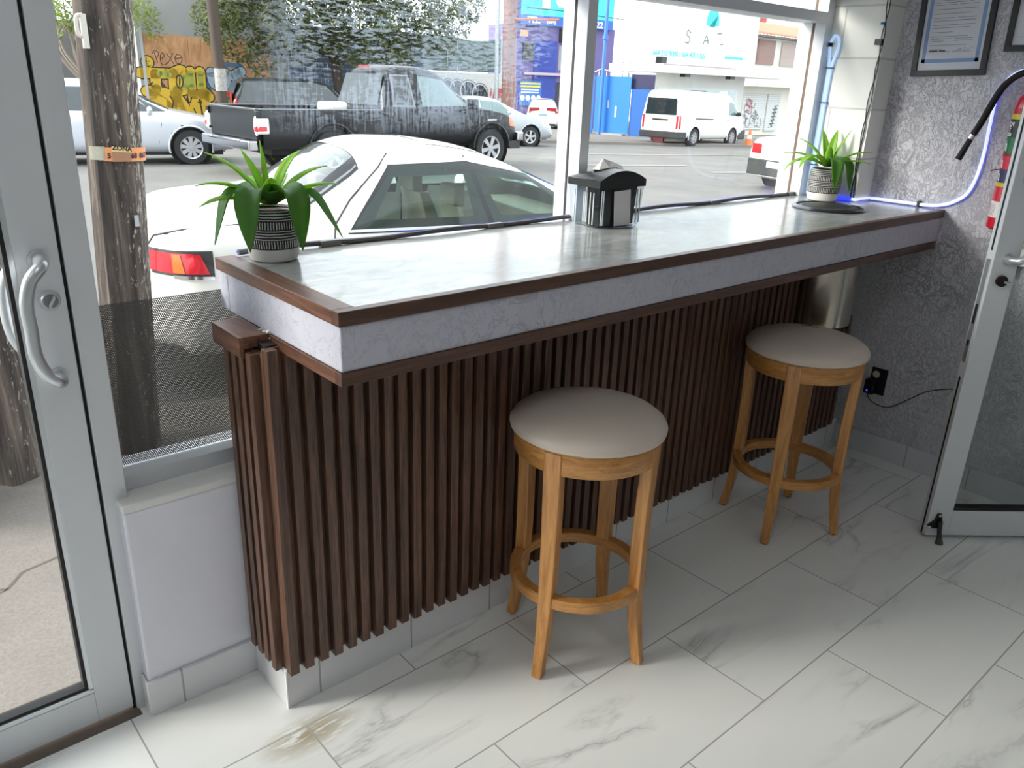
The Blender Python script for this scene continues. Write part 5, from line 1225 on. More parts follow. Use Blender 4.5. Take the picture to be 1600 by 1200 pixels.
MB().box(-0.02, 0.1, -0.66, 0.66, 0.24, 0.34).build('bumper_insert', BLK, t, local=True)
for x in (0.6, 2.95):
    for sg in (-1, 1): wheel(t, x, sg * 0.69, 0.29, 0.17, sg, 5)
place(t, 28.35, 30.4, dg(47))

# ---- white van
vk = [(0, 1.20, 0.96), (0.03, 1.88, 0.98), (0.12, 1.96, 1.0), (0.6, 1.99, 1.0), (3.6, 1.97, 1.0), (4.0, 1.86, 1.0), (4.72, 1.18, 1.0), (4.95, 1.0, 0.94), (5.08, 0.7, 0.86)]
b_ = Body(vk, 0.85, 1.12, 0.74, 0.24, 0.06, 2); t = thing('van', 'white panel van parked in front of the white shop across the street', 'van')
b_.mesh(arch_holes((1.15, 4.05), 0.33, 0.85)).build('body', CARW, t, local=True); arches(b_, t, (1.15, 4.05), 0.33, CARW)
MB().grid([[(-0.012 + 0.02 * k / 4, 0.68 * (2 * j / 6 - 1) * (1 - 0.08 * k / 4), 1.10 + 0.58 * k / 4) for j in range(7)] for k in range(5)]).build('rear_window', CARG, t, local=True)
for sg in (-1, 1):
    b_.side([(3.62, 1.16), (4.40, 1.16), (4.05, 1.62), (3.62, 1.66)], sg).build('side_window', CARGL, t, local=True)
    b_.wrap(sg, 0.1, 0.62, 1.08, 0.70).build('tail_lamp', REDL, t, local=True)
    b_.side([(1.1, 0.98), (2.4, 0.98), (2.4, 1.02), (1.1, 1.02)], sg, 0.012, 8, 1).build('sliding_rail', BUMPB, t, local=True)
    b_.line([(2.45, 1.7), (2.45, 0.4)], sg).build('door_gap', gm, t, local=True); b_.line([(3.5, 1.7), (3.5, 0.4)], sg).build('door_gap', gm, t, local=True)
b_.top(4.06, 4.68, 0.66, 0.76).build('windscreen', CARG, t, local=True)
MB().box(-0.05, 0.55, -0.86, 0.86, 0.28, 0.52).build('rear_bumper', BUMPB, t, local=True, bevel=0.03)
MB().box(4.5, 5.12, -0.84, 0.84, 0.26, 0.62).build('front_bumper', BUMPB, t, local=True, bevel=0.05)
MB().box(-0.02, 0.0, -0.34, 0.34, 0.90, 0.95).build('door_handle', BLK, t, local=True)
MB().box(-0.015, 0.0, -0.18, 0.18, 0.76, 0.86).build('number_plate', PLATE, t, local=True)
MB().box(-0.03, 0.02, -0.22, 0.22, 0.10, 0.30).build('mud_flap', simple('dark_red_flap', S(90, 20, 30), 0.6), t, local=True)
mirror(b_, t, 4.2, 1.22, BLK, 1.2); handles(b_, t, (3.55,), 1.0, BLK)
for x in (1.15, 4.05):
    for sg in (-1, 1): wheel(t, x, sg * 0.74, 0.33, 0.19, sg, 8, simple('grey_wheel', S(150, 150, 150), 0.5))
place(t, 24.62, 20.02, dg(6))

# ---- traffic cone
z = zr(28.9, 18.9); t = thing('traffic_cone', 'orange traffic cone beside the white van', 'traffic cone', (28.9, 18.9, z))
MB().box(-0.2, 0.2, -0.2, 0.2, 0, 0.04).lathe([(0.16, 0.04), (0.03, 0.68), (0, 0.68)], n=20).build('cone', simple('cone_orange', S(240, 110, 50), 0.5), t, local=True)
MB().lathe([(0.104, 0.32), (0.074, 0.47)], n=20).build('reflective_band', WHITE_P, t, local=True)

# ------------------------------------------------------------------ across the street: walls and buildings
class Face:
    # vertical face: origin q, running direction ang; d to the picture right, z up, o towards the viewer
    def __init__(s, q, ang):
        s.q = Vector((q[0], q[1], 0)); s.d = Vector((math.cos(ang), math.sin(ang), 0)); s.n = Vector((math.sin(ang), -math.cos(ang), 0))
    def __call__(s, d, z, o=0.0):
        p = s.q + s.d * d + s.n * o; return (p.x, p.y, z)
    def box(s, d0, d1, z0, z1, o0, o1, mb=None):
        mb = mb or MB()
        return mb.hexa([s(d0, z0, o1), s(d1, z0, o1), s(d1, z0, o0), s(d0, z0, o0), s(d0, z1, o1), s(d1, z1, o1), s(d1, z1, o0), s(d0, z1, o0)])
CONC = simple('grey_concrete', S(150, 151, 150), 0.85, 0, 0.12, 1.5, 0.2)
WALLW = simple('white_wall', S(208, 207, 201), 0.8, 0, 0.06, 1.2)
INKB = simple('graffiti_black', S(24, 24, 26), 0.6)
# graffiti wall: a face along the street at v = 28
F1 = Face(W(0, 28), -AST)
gw = thing('graffiti_wall', 'grey concrete wall clad with orange plywood and yellow graffiti', 'wall', F1(3, -0.4), group=None)
F1.box(1.18, 5.6, -0.9, 6.5, -0.3, 0.0).build('concrete', CONC, gw)
def m_ply():
    m, nt, b = newmat('weathered_plywood')
    v = coords(nt, (1, 1, 0.35)); n = noise(nt, v, 4.5, 6, 0.65, 1.2); n2 = noise(nt, coords(nt, (1, 1, 1)), 0.9, 2)
    c = ramp(nt, n, [(0.3, S(150, 106, 70)), (0.5, S(192, 142, 98)), (0.7, S(214, 172, 128))])
    nt.links.new(mixc(nt, mth(nt, 'MULTIPLY', n2, 0.3), c, S(168, 120, 92)), b.inputs['Base Color']); b.inputs['Roughness'].default_value = 0.8; return m
PLY = m_ply()
for a, b_ in ((1.37, 2.60), (2.61, 3.84), (3.85, 5.07)):
    F1.box(a, b_, -0.7, 2.53 - 0.02 * a, 0.0, 0.025).build('plywood_sheet', PLY, gw)
F1.box(1.28, 1.36, -0.8, 2.7, 0, 0.05).build('grey_post', simple('pale_post', S(176, 178, 180), 0.7), gw)
YEL = simple('graffiti_yellow', S(206, 168, 40), 0.65, 0, 0.12, 3); GRN = simple('graffiti_green', S(150, 160, 62), 0.65, 0, 0.2, 4)
BLUP = simple('graffiti_blue', S(70, 108, 140), 0.7, 0, 0.2, 4); PALE = simple('graffiti_pale', S(150, 168, 180), 0.7, 0, 0.12, 4)
def pf(o): return lambda x, y: F1(x, y, o)
def fat(strokes, wd, m, o, name, par):
    mb = MB()
    for s_ in strokes: ribbon(mb, s_, wd, pf(o))
    return mb.build(name, m, par)
lI = [[(1.20, 1.42), (1.95, 1.42)], [(1.60, 1.40), (1.58, 0.98)], [(1.30, 0.90), (1.62, 0.92), (1.95, 0.78), (1.98, 0.45)], [(1.45, 0.80), (1.80, 0.55), (1.95, 0.20)]]
lP = [[(2.12, 1.42), (2.10, 0.9), (2.25, 0.3), (2.45, -0.1)], [(2.12, 1.45), (2.36, 1.52), (2.44, 1.25), (2.36, 0.98), (2.18, 0.95)], [(2.12, 0.8), (2.40, 0.35), (2.42, 0.0)]]
lH = [[(2.60, 1.5), (2.60, 0.9), (2.66, 0.3), (2.62, -0.1)], [(2.88, 1.5), (2.88, 1.0), (2.98, 0.5), (3.02, 0.0)], [(2.60, 0.85), (2.9, 0.85)], [(2.95, 0.92), (3.08, 0.78)]]
for nm, st_ in (('letter', lI), ('letter', lP), ('letter', lH)):
    base = fat(st_, 0.36, INKB, 0.028, nm, gw); fat(st_, 0.29, YEL, 0.031, 'letter_fill', base)
mb = MB()
for s_ in ([(2.36, 1.34), (2.44, 1.25), (2.40, 1.05)], [(2.60, 1.45), (2.60, 1.05)], [(2.88, 1.45), (2.88, 1.1)], [(1.72, 1.42), (1.98, 1.40)]): ribbon(mb, s_, 0.17, pf(0.033))
mb.build('green_shading', GRN, gw)
mb = MB()
for s_ in ([(2.20, 1.35), (2.17, 1.15), (2.24, 1.02), (2.33, 1.08), (2.36, 1.25), (2.30, 1.38), (2.20, 1.35)], [(1.50, 1.15), (1.44, 1.1), (1.5, 1.05)], [(1.74, 1.15), (1.82, 1.08), (1.76, 1.02)], [(2.74, 1.45), (2.74, 0.98)], [(2.42, 0.72), (2.50, 0.6), (2.56, 0.74)], [(2.74, 0.62), (2.84, 0.6), (2.80, 0.7)], [(1.95, 0.78), (2.02, 0.6), (1.94, 0.35)], [(2.60, 0.42), (2.72, 0.1)]): ribbon(mb, s_, 0.035, pf(0.035))
mb.build('outline', INKB, gw)
face = MB(); face.add([F1(1.42 + 0.2 * math.cos(k * PI / 12), 1.72 + 0.2 * math.sin(k * PI / 12), 0.028) for k in range(24)], [tuple(range(24))])
fo = face.build('round_face', INKB, gw)
MB().add([F1(1.42 + 0.165 * math.cos(k * PI / 12), 1.72 + 0.165 * math.sin(k * PI / 12), 0.031) for k in range(24)], [tuple(range(24))]).build('face_fill', YEL, fo)
mb = MB()
for s_ in ([(1.33, 1.75), (1.42, 1.74)], [(1.40, 1.84), (1.38, 1.66)], [(1.46, 1.76), (1.47, 1.74)], [(1.36, 1.63), (1.44, 1.60), (1.50, 1.64)], [(1.42, 1.68), (1.44, 1.58)]): ribbon(mb, s_, 0.022, pf(0.034))
mb.build('face_lines', INKB, fo)
mb = MB()
for s_ in ([(1.64, 2.00), (1.68, 1.84), (1.70, 1.72)], [(1.58, 1.98), (1.66, 2.06), (1.76, 1.98), (1.70, 1.87)], [(1.80, 1.82), (1.90, 1.90), (1.88, 2.0), (1.80, 1.92), (1.80, 1.72), (1.88, 1.66), (1.98, 1.74)],
           [(1.98, 1.98), (2.06, 1.86), (2.16, 1.70)], [(2.16, 2.00), (2.08, 1.86), (1.98, 1.70)], [(2.28, 1.98), (2.20, 1.88), (2.24, 1.72), (2.36, 1.74), (2.40, 1.90), (2.30, 1.98)], [(2.22, 1.86), (2.38, 1.88)]):
    ribbon(mb, s_, 0.022, pf(0.03))
mb.build('scribble_tag', simple('brown_marker', S(70, 46, 38), 0.7), gw)
pb = fat([[(3.20, 1.5), (3.25, 1.2), (3.38, 1.1)], [(3.62, 1.5), (3.75, 1.35), (3.66, 1.15), (3.45, 1.10)], [(3.45, 1.0), (3.70, 0.85), (3.62, 0.55), (3.35, 0.5)], [(3.9, 1.45), (4.1, 1.55)], [(4.0, 1.1), (4.15, 1.3), (4.3, 1.1)]], 0.34, INKB, 0.028, 'letter', gw)
fat([[(3.20, 1.5), (3.25, 1.2), (3.38, 1.1)], [(3.62, 1.5), (3.75, 1.35), (3.66, 1.15), (3.45, 1.10)], [(3.45, 1.0), (3.70, 0.85), (3.62, 0.55), (3.35, 0.5)], [(3.9, 1.45), (4.1, 1.55)], [(4.0, 1.1), (4.15, 1.3), (4.3, 1.1)]], 0.28, PALE, 0.031, 'letter_fill', pb)
fat([[(3.02, 1.3), (3.08, 0.9)], [(3.1, 1.0), (3.0, 0.7)], [(3.55, 1.75), (4.1, 1.72)]], 0.15, BLUP, 0.027, 'blue_smear', gw)
# bluish painted brick wall behind the big tree
bwm = m_joint('blue_grey_brick', S(84, 98, 118), S(150, 160, 172), 0.42, 0.16, 0.012, 'x', 0.5, 0.85, 0.5, var=0.12)
bw_ = F1.box(5.6, 10.1, -1.0, 3.0, -0.3, 0.0).build('brick_wall', bwm, None); tag(bw_, 'blue grey painted brick wall behind the big street tree', 'wall')
# white wall with black bubble graffiti and green mesh fence on top
F2 = Face(W(0, 28.5), -AST)
ww = F2.box(10.1, 13.45, -1.2, 1.80, -0.2, 0.0).build('white_wall', WALLW, None); tag(ww, 'low white wall with black bubble graffiti under the green mesh', 'wall')
mb = MB(); mw = MB()
def p2(o): return lambda x, y: F2(x, y, o)
for cx, cz, r in ((11.25, 1.28, 0.30), (11.62, 1.26, 0.32), (12.05, 1.2, 0.36), (12.50, 1.12, 0.34), (11.8, 0.80, 0.22), (12.25, 0.74, 0.22), (12.6, 0.72, 0.24)):
    for m_, k, o in ((mb, 1.0, 0.02), ): m_.add([F2(cx + r * k * math.cos(j * PI / 12), cz + r * 1.05 * k * math.sin(j * PI / 12), o + cx * 0.001) for j in range(24)], [tuple(range(24))])
    ribbon(mw, [(cx + r * 0.86 * math.cos(j * PI / 9 + 0.2), cz + r * 0.9 * math.sin(j * PI / 9 + 0.2)) for j in range(13)], 0.04, lambda x, y, cx=cx: F2(x, y, 0.026 + cx * 0.001), 2)
g = mb.build('black_bubbles', INKB, ww); mw.build('white_outline', simple('off_white_spray', S(210, 210, 206), 0.7), g)
mb = MB()
for s_ in ([(12.98, 1.28), (12.95, 1.06)], [(12.94, 0.98), (12.94, 0.94)], [(13.06, 0.98), (13.14, 1.32), (13.24, 1.02)], [(13.09, 1.12), (13.21, 1.12)], [(13.3, 1.3), (13.3, 1.0)], [(13.3, 1.28), (13.42, 1.25), (13.32, 1.12), (13.43, 0.98)]): ribbon(mb, s_, 0.055, p2(0.02), 4)
mb.build('red_tag', simple('graffiti_red', S(206, 44, 60), 0.6), ww)
fc = thing('mesh_fence', 'dark green mesh fence on steel posts above the white wall', 'fence', F2(11.7, 1.8))
def m_mesh():
    m, nt, b = newmat('green_shade_mesh'); out = nt.nodes['Material Output']
    n = noise(nt, coords(nt, (1, 1, 2.5)), 3, 5, 0.6, 0.8)
    nt.links.new(ramp(nt, n, [(0.3, S(66, 84, 78)), (0.7, S(112, 132, 124))]), b.inputs['Base Color']); b.inputs['Roughness'].default_value = 0.9
    t_ = nd(nt, 'ShaderNodeBsdfTransparent'); mx = nd(nt, 'ShaderNodeMixShader', i0=0.10, i1=b.outputs[0], i2=t_.outputs[0]); nt.links.new(mx.outputs[0], out.inputs[0]); return m
P = []
for i in range(25):
    d = 10.2 + 3.14 * i / 24; sag = 0.10 * math.sin(PI * max(0, (i - 9) / 15)) if i > 9 else 0
    P.append([F2(d, 1.84 + (2.98 - sag - 1.84) * j / 8, -0.05 + 0.02 * math.sin(i + j)) for j in range(9)])
MB().grid(P).build('mesh', m_mesh(), fc, solid=0.006)
for d in (10.17, 11.65, 13.38): MB().tube([F2(d, 1.805, -0.08), F2(d, 3.1, -0.08)], 0.03, 8).build('post', simple('galvanised', S(176, 184, 186), 0.4, 0.5), fc)
mb = MB().tube([F2(11.25 + 0.0, 2.0, 0.0), F2(11.25, 2.72, 0.0)], 0.008, 6); mb.tube([F2(10.3, 2.02, 0), F2(11.25, 2.0, 0)], 0.008, 6); mb.build('wire_outline', simple('galvanised', S(176, 184, 186), 0.4, 0.5), fc)
# rust brown post in front
z0 = zuv(12.95, 27)
pp = thing('concrete_post', 'rust brown concrete street post beside the purple building', 'pole', W(12.95, 27, z0))
MB().tube([W(12.98, 27, z0), W(12.93, 27, 3.2), W(12.90, 27, 8.5)], [0.26, 0.24, 0.2], 16).build('shaft', simple('rusty_concrete', S(146, 108, 96), 0.85, 0, 0.25, 5, 0.3), pp)
MB().tube([W(12.95, 26.8, 3.55), W(14.6, 26.6, 3.62)], 0.045, 6).build('arm', simple('rust', S(186, 104, 78), 0.7), pp)
MB().tube([W(12.55, 27.1, z0), W(12.5, 27.1, 4.2)], 0.07, 8).build('conduit', simple('galvanised', S(176, 184, 186), 0.4, 0.5), pp)
# slim dark pole with torn posters
z0 = zuv(3.02, 24.5); p2_ = pole('slim dark street pole with torn white posters, in front of the plywood', 'street_pole', W(3.06, 24.5, z0), W(2.86, 24.5, 9), 0.15, 0.13, simple('dark_pole_wood', S(66, 54, 46), 0.85, 0, 0.3, 8, 0.4, (4, 4, 0.4)), 16, 0.004)
MB().lathe([(0.162, 1.05), (0.16, 1.62)], (*W(3.035, 24.5)[:2], 0), 18, a0=-PI, a1=0).build('torn_poster', simple('torn_paper', S(150, 146, 142), 0.8, 0, 0.7, 14), p2_)

# purple building with the turquoise board
F3 = Face((29.5, 33.5), -AST)
pb_ = thing('purple_building', 'purple and blue building with a turquoise sign board on top', 'building', F3(2.5, -0.6))
F3.box(-0.5, 5.6, -1.5, 4.35, -3, 0).build('wall', simple('purple_wall', S(108, 98, 150), 0.8, 0, 0.12, 1.5), pb_)
F3.box(-0.5, -0.1, -1.5, 6.6, -0.5, 0.04).build('corner_column', simple('violet_column', S(96, 92, 158), 0.8), pb_)
F3.box(0.75, 2.1, -1.0, 3.6, 0, 0.05).build('blue_panel', simple('cobalt_panel', S(44, 64, 150), 0.6, 0, 0.3, 6), pb_)
F3.box(0.1, 0.75, 2.6, 3.5, 0, 0.06).build('dark_window', CARG, pb_)
F3.box(2.2, 4.0, 3.55, 4.2, 0, 0.1).build('dark_opening', BLK_M, pb_)
F3.box(2.2, 3.6, 2.2, 3.4, 0, 0.04).build('grey_shutter', simple('pale_shutter', S(140, 142, 156), 0.7, 0, 0.2, 10), pb_)
F3.box(0.2, 4.2, 1.92, 2.05, 0, 0.2).build('ledge', simple('pink_ledge', S(186, 168, 178), 0.8), pb_)
F3.box(2.0, 3.4, -0.9, 1.6, 0, 0.04).build('doorway', simple('dark_door', S(52, 50, 64), 0.6, 0, 0.2, 5), pb_)
F3.box(-0.1, 0.35, 3.75, 4.05, 0, 0.05).build('small_sign', simple('orange_white_sign', S(226, 170, 130), 0.6), pb_)
po = F3.box(-0.05, 1.25, 0.4, 1.62, 0.05, 0.08).build('poster', simple('blue_poster', S(60, 110, 180), 0.6), pb_)
ylw = simple('yellow_print', S(226, 214, 70), 0.6); wht = simple('white_print', S(240, 240, 240), 0.5)
for z in (1.50, 1.36): F3.box(0.02, 1.18, z - 0.05, z + 0.03, 0.08, 0.085).build('yellow_line', ylw, po)
for z in (1.20, 1.06): F3.box(0.06, 1.1, z - 0.04, z + 0.02, 0.08, 0.085).build('white_line', wht, po)
mb = MB()
for k in range(4): mb.add([F3(0.14 + 0.32 * k + 0.13 * math.cos(j * PI / 8), 0.78 + 0.14 * math.sin(j * PI / 8), 0.086) for j in range(16)], [tuple(range(16))])
mb.build('white_discs', wht, po)
sg_ = thing('sign_board', 'turquoise sign board over a blue telephone strip', 'sign', F3(2.5, 4.4))
F3.box(-0.1, 5.3, 4.75, 7.2, 0.0, 0.25).build('turquoise_panel', simple('turquoise_panel', S(70, 206, 208), 0.5, 0, 0.03, 2), sg_)
F3.box(-0.1, 5.3, 4.30, 4.75, 0.0, 0.26).build('blue_strip', simple('strip_blue', S(52, 100, 186), 0.5), sg_)
lettering('TEL:', 0.42, lambda x, y: F3(0.55 + x, 4.52 + y - 0.0, 0.27), wht, sg_, 0.012)
lettering('(664)', 0.26, lambda x, y: F3(1.55 + x, 4.50 + y, 0.27), wht, sg_, 0.008)
lettering('664-7016222', 0.42, lambda x, y: F3(3.55 + x, 4.50 + y, 0.27), wht, sg_, 0.012)
mb = MB()
mb = F3.box(1.0, 1.45, 5.1, 6.6, 0.25, 0.26, mb); mb = F3.box(1.9, 2.3, 5.2, 5.9, 0.25, 0.26, mb); mb.add([F3(2.1 + 0.38 * math.cos(k * PI / 10), 5.65 + 0.42 * math.sin(k * PI / 10), 0.262) for k in range(20)], [tuple(range(20))])
mb.build('white_figure', wht, sg_)
MB().tube([F3(0, 5.05, 0.5), F3(2, 4.98, 1.0), F3(6, 4.75, 1.2)], 0.02, 5).build('wire', BLK_M, sg_)

# blue gate with pole
F4 = Face((27.6, 26.2), dg(-70))
gt = thing('blue_gate', 'bright blue sheet metal gate beside the white shop', 'gate', F4(0.8, -0.6))
BLG = simple('gate_blue', S(24, 108, 190), 0.5, 0, 0.05, 2); BLD = simple('gate_dark_blue', S(18, 84, 156), 0.5, 0, 0.05, 2)
F4.box(0.02, 1.66, -0.42, 1.94, 0, 0.06).build('gate_leaf', BLG, gt)
F4.box(-1.05, -0.05, -0.6, 1.94, 0, 0.05).build('gate_leaf', BLD, gt)
F4.box(1.68, 2.7, -0.6, 1.45, -0.06, 0.0).build('gate_leaf', BLD, gt)
F4.box(1.6, 3.2, 1.45, 2.05, -0.3, -0.1).build('dark_lintel', simple('navy_lintel', S(36, 36, 72), 0.7), gt)
mb = MB(); F4.box(0.62, 0.70, 0.62, 0.95, 0.06, 0.07, mb); F4.box(0.98, 1.08, 0.25, 0.72, 0.06, 0.07, mb); F4.box(-0.5, -0.3, 0.3, 0.6, 0.05, 0.06, mb)
mb.build('paint_patch', simple('bare_patch', S(156, 168, 180), 0.7, 0, 0.2, 20), gt)
F4.box(0.3, 1.5, -0.6, -0.44, -0.1, 0.3).build('threshold', CONC, gt)
mb = MB()
for k in range(9): mb.tube([F4(0.1 + 0.18 * k, 1.9, 0.03), F4(0.1 + 0.18 * k, 2.12 + 0.04 * (k % 2), 0.03)], 0.014, 5)
mb.tube([F4(-0.1, 2.1, 0.03), F4(0.2, 2.22, 0.03), F4(0.9, 2.08, 0.03), F4(1.6, 2.12, 0.03)], 0.02, 5); mb.build('spikes', simple('white_metal', S(220, 222, 224), 0.5), gt)
bp = thing('blue_pole', 'tall slim blue metal pole rising beside the blue gate', 'pole', F4(0.40, -0.6, 0.3))
MB().tube([F4(0.40, -0.6, 0.3), F4(0.40, 8, 0.3)], 0.075, 10).build('shaft', simple('pole_blue', S(60, 112, 190), 0.5), bp)
MB().tube([F4(0.40, 3.4, 0.3), F4(0.40, 3.55, 0.3)], 0.12, 10).build('collar', simple('pole_blue', S(60, 112, 190), 0.5), bp)
for i, (d, h) in enumerate(((0.95, 3.5), (1.25, 3.3))):
    t_ = tag(MB().tube([F4(d, 1.9, -0.6), F4(d, h + 0.3, -0.6)], 0.03, 6).tube([F4(d - 0.0, h, -0.6), F4(d + 0.35, h - 0.12, -0.6)], 0.03, 6).build('antenna_mast', simple('grey_mast', S(120, 112, 104), 0.6)), ('taller' if i == 0 else 'shorter') + ' thin grey mast behind the blue gate', 'mast')

# white shop with the big pale billboard
F5 = Face((26.3, 21.8), dg(3))
wb = thing('white_shop_building', 'white shop building with an awning and a wide glazed front', 'building', F5(3.5, -0.5))
fp = [F5(0, 0), F5(6.6, 0), F5(6.6, 0, -6), F5(4.2, 0, -2.2), F5(1.75, 0, -1.2)]
MB().prism([(q[0], q[1]) for q in fp], lambda p, t: (p[0], p[1], t), -1.2, 2.1).build('wall', WALLW, wb)
F5.box(-1.7, 8.9, 2.10, 2.36, -1.0, 1.0).build('awning', simple('awning_white', S(218, 217, 213), 0.7), wb)
mb = MB()
for k in range(40): F5.box(0.2 + 0.13 * k, 0.27 + 0.13 * k, 2.37, 2.45, 0.2, 0.25, mb)
mb.build('tile_edge', simple('tile_edge', S(176, 160, 156), 0.7), wb)
sf = F5.box(0.10, 6.1, -0.3, 1.58, 0, 0.04).build('shop_front', simple('shop_frame', S(206, 214, 212), 0.5), wb)
for a, b_ in ((0.35, 1.1), (1.2, 2.4), (3.7, 4.5), (5.3, 5.9)): F5.box(a, b_, -0.1, 1.5, 0.04, 0.05).build('pane', simple('shop_pane', S(170, 190, 190), 0.08, 0, 0.1, 1, spec=0.8), sf)
F5.box(2.45, 3.6, -0.1, 1.5, 0.04, 0.05).build('dark_pane', CARG, sf)
F5.box(4.55, 5.25, 0.8, 1.5, 0.04, 0.055).build('notice', simple('white_notice', S(230, 232, 232), 0.6), sf)
for d in (0.9, 4.2): F5.box(d, d + 0.35, 1.98, 2.1, 0.5, 0.75).build('lamp_box', BLK, wb)
bb_ = thing('billboard', 'huge pale billboard with a turquoise arch logo above the white awning', 'sign', F5(2.7, 2.4, 0.1))
F5.box(-1.75, 7.2, 2.42, 9.0, -0.3, 0.0).build('panel', simple('billboard_white', S(214, 217, 217), 0.7, 0, 0.01, 1), bb_)
CY = simple('cyan_print', S(70, 186, 190), 0.6); GYP = simple('grey_print', S(120, 128, 122), 0.6)
lettering('664 210 9008 / 664 405 1265', 0.30, lambda x, y: F5(1.45 + x, 2.82 + y, 0.01), CY, bb_, 0.004)
lettering('+2', 0.22, lambda x, y: F5(3.35 + x, 2.80 + y, 0.01), simple('rose_print', S(206, 160, 160), 0.6), bb_)
F5.box(4.75, 6.2, 2.80, 2.90, 0, 0.01).build('small_print', CY, bb_)
mb = MB(); arc = [(3.55 + 0.46 * math.cos(PI * k / 14), 4.02 + 0.72 * math.sin(PI * k / 14)) for k in range(15)]
mb.add([F5(x, z, 0.012) for x, z in arc] + [F5(3.30, 3.98, 0.012), F5(3.52, 4.12, 0.012), F5(3.70, 3.95, 0.012)][::-1], [tuple(range(18))])
mb.build('arch_logo', simple('turquoise_print', S(60, 196, 204), 0.6), bb_)
lettering('Sonrisa', 0.7, lambda x, y: F5(3.3 + x, 3.45 + y, 0.011), simple('very_pale_print', S(214, 218, 214), 0.7), bb_) if False else None
mb = MB()
for s_ in ([(2.05, 3.66), (1.85, 3.74), (1.80, 3.58), (2.02, 3.46), (1.96, 3.28), (1.72, 3.30)], [(3.02, 3.30), (3.20, 3.62), (3.36, 3.32)], [(3.12, 3.42), (3.34, 3.44)], [(4.0, 3.74), (4.3, 3.76)], [(4.3, 3.34), (4.5, 3.36)]): ribbon(mb, s_, 0.05, lambda x, y: F5(x, y, 0.011), 5)
mb.build('worn_lettering', GYP, bb_)
F5.box(-1.1, -0.5, 3.6, 4.3, 0, 0.01).build('mint_emblem', simple('mint_print', S(206, 234, 226), 0.7), bb_)
F5.box(-0.5, -0.2, 2.44, 2.66, 0.3, 0.6).build('camera_box', BLK, bb_)

# house with tiled roof, shutters below
F6 = Face((40, 27), dg(3))
hs_ = thing('tile_roof_house', 'white house with terracotta tiled roof and brown shutters', 'house', F6(4, -0.8))
F6.box(0.0, 12, 1.9, 4.45, -6, 0).build('wall', WALLW, hs_)
F6.box(-0.2, 12, -2.0, 1.9, -6, -0.1).build('lower_wall', simple('cream_wall', S(222, 220, 208), 0.8, 0, 0.08, 1), hs_)
F6.box(-0.3, 12, 1.78, 1.98, -0.3, 0.9).build('canopy', simple('grey_canopy', S(196, 194, 186), 0.8, 0, 0.15, 2), hs_)
TER = simple('terracotta', S(204, 128, 102), 0.8, 0, 0.15, 6)
P = []
for i in range(121):
    d = 0.3 + 11.7 * i / 120; P.append([F6(d, 4.42 + 0.74 * j / 6 + 0.05 * abs(math.sin(i * PI / 4)), 0.45 - 1.7 * j / 6) for j in range(7)])
MB().grid(P).build('tiled_roof', TER, hs_, solid=0.04)
F6.box(0.2, 12, 4.30, 4.40, 0, 0.45).build('gutter', simple('dark_gutter', S(92, 86, 80), 0.7), hs_)
F6.box(3.0, 5.0, 5.0, 5.7, -3, -2).build('red_upper_wall', simple('brick_red', S(176, 92, 84), 0.8, 0, 0.2, 5), hs_)
F6.box(0.3, 2.7, 5.1, 5.6, -3, -2).build('upper_wall', simple('pale_brick', S(206, 176, 166), 0.8, 0, 0.3, 5), hs_)
def m_shut(name, c): return simple(name, c, 0.8, 0, 0.18, 22, 0.2, (1, 1, 4))
for i, (a, b_) in enumerate(((0.95, 2.75), (3.5, 5.5))): F6.box(a, b_, 2.93, 4.2, 0, 0.08).build('window_shutter', m_shut('brown_shutter', S(140, 112, 104)) if i == 0 else m_shut('faded_shutter', S(166, 150, 142)), hs_)
rs = thing('roller_shutter', 'closed grey roller shutter with red and black graffiti', 'shutter', F6(1.5, -0.6))
SH = m_joint('shutter_slats', S(206, 210, 210), S(168, 172, 172), 4.0, 0.10, 0.012, 'x', 0, 0.6, 0.6)
F6.box(0.2, 2.65, -0.5, 1.42, -0.1, 0.0).build('slats', SH, rs)
mb = MB(); mr = MB(); rr = random.Random(9)
for k in range(11):
    x, z = 0.5 + rr.random() * 1.9, -0.2 + rr.random() * 0.6
    ribbon(mb, [(x + 0.22 * math.cos(j * 0.9 + k), z + 0.24 * math.sin(j * 0.9 + k)) for j in range(6)], 0.05, lambda a, c: F6(a, c, 0.01), 3)
for k in range(7):
    x, z = 0.5 + rr.random() * 1.2, 0.5 + rr.random() * 0.5
    ribbon(mr, [(x + 0.2 * math.cos(j * 0.9 + k), z + 0.2 * math.sin(j * 0.9 + k)) for j in range(6)], 0.05, lambda a, c: F6(a, c, 0.012), 3)
mb.build('graffiti', simple('grey_spray', S(120, 116, 116), 0.7), rs); mr.build('graffiti', simple('red_spray', S(166, 96, 104), 0.7), rs)
r2 = thing('roller_shutter', 'pale ribbed shutter door with a vertical black scrawl', 'shutter', F6(3.5, -0.6))
F6.box(2.9, 4.3, -0.6, 1.42, -0.1, 0.0).build('slats', SH, r2)
mb = MB()
for k in range(6): ribbon(mb, [(3.3 + 0.05 * k, -0.4 + 0.2 * k), (3.75 + 0.05 * k, -0.35 + 0.2 * k), (3.45 + 0.05 * k, -0.25 + 0.2 * k), (3.9 + 0.04 * k, -0.2 + 0.2 * k)], 0.05, lambda a, c: F6(a, c, 0.01), 4)
mb.build('scrawl', simple('black_spray', S(70, 70, 72), 0.7), r2)
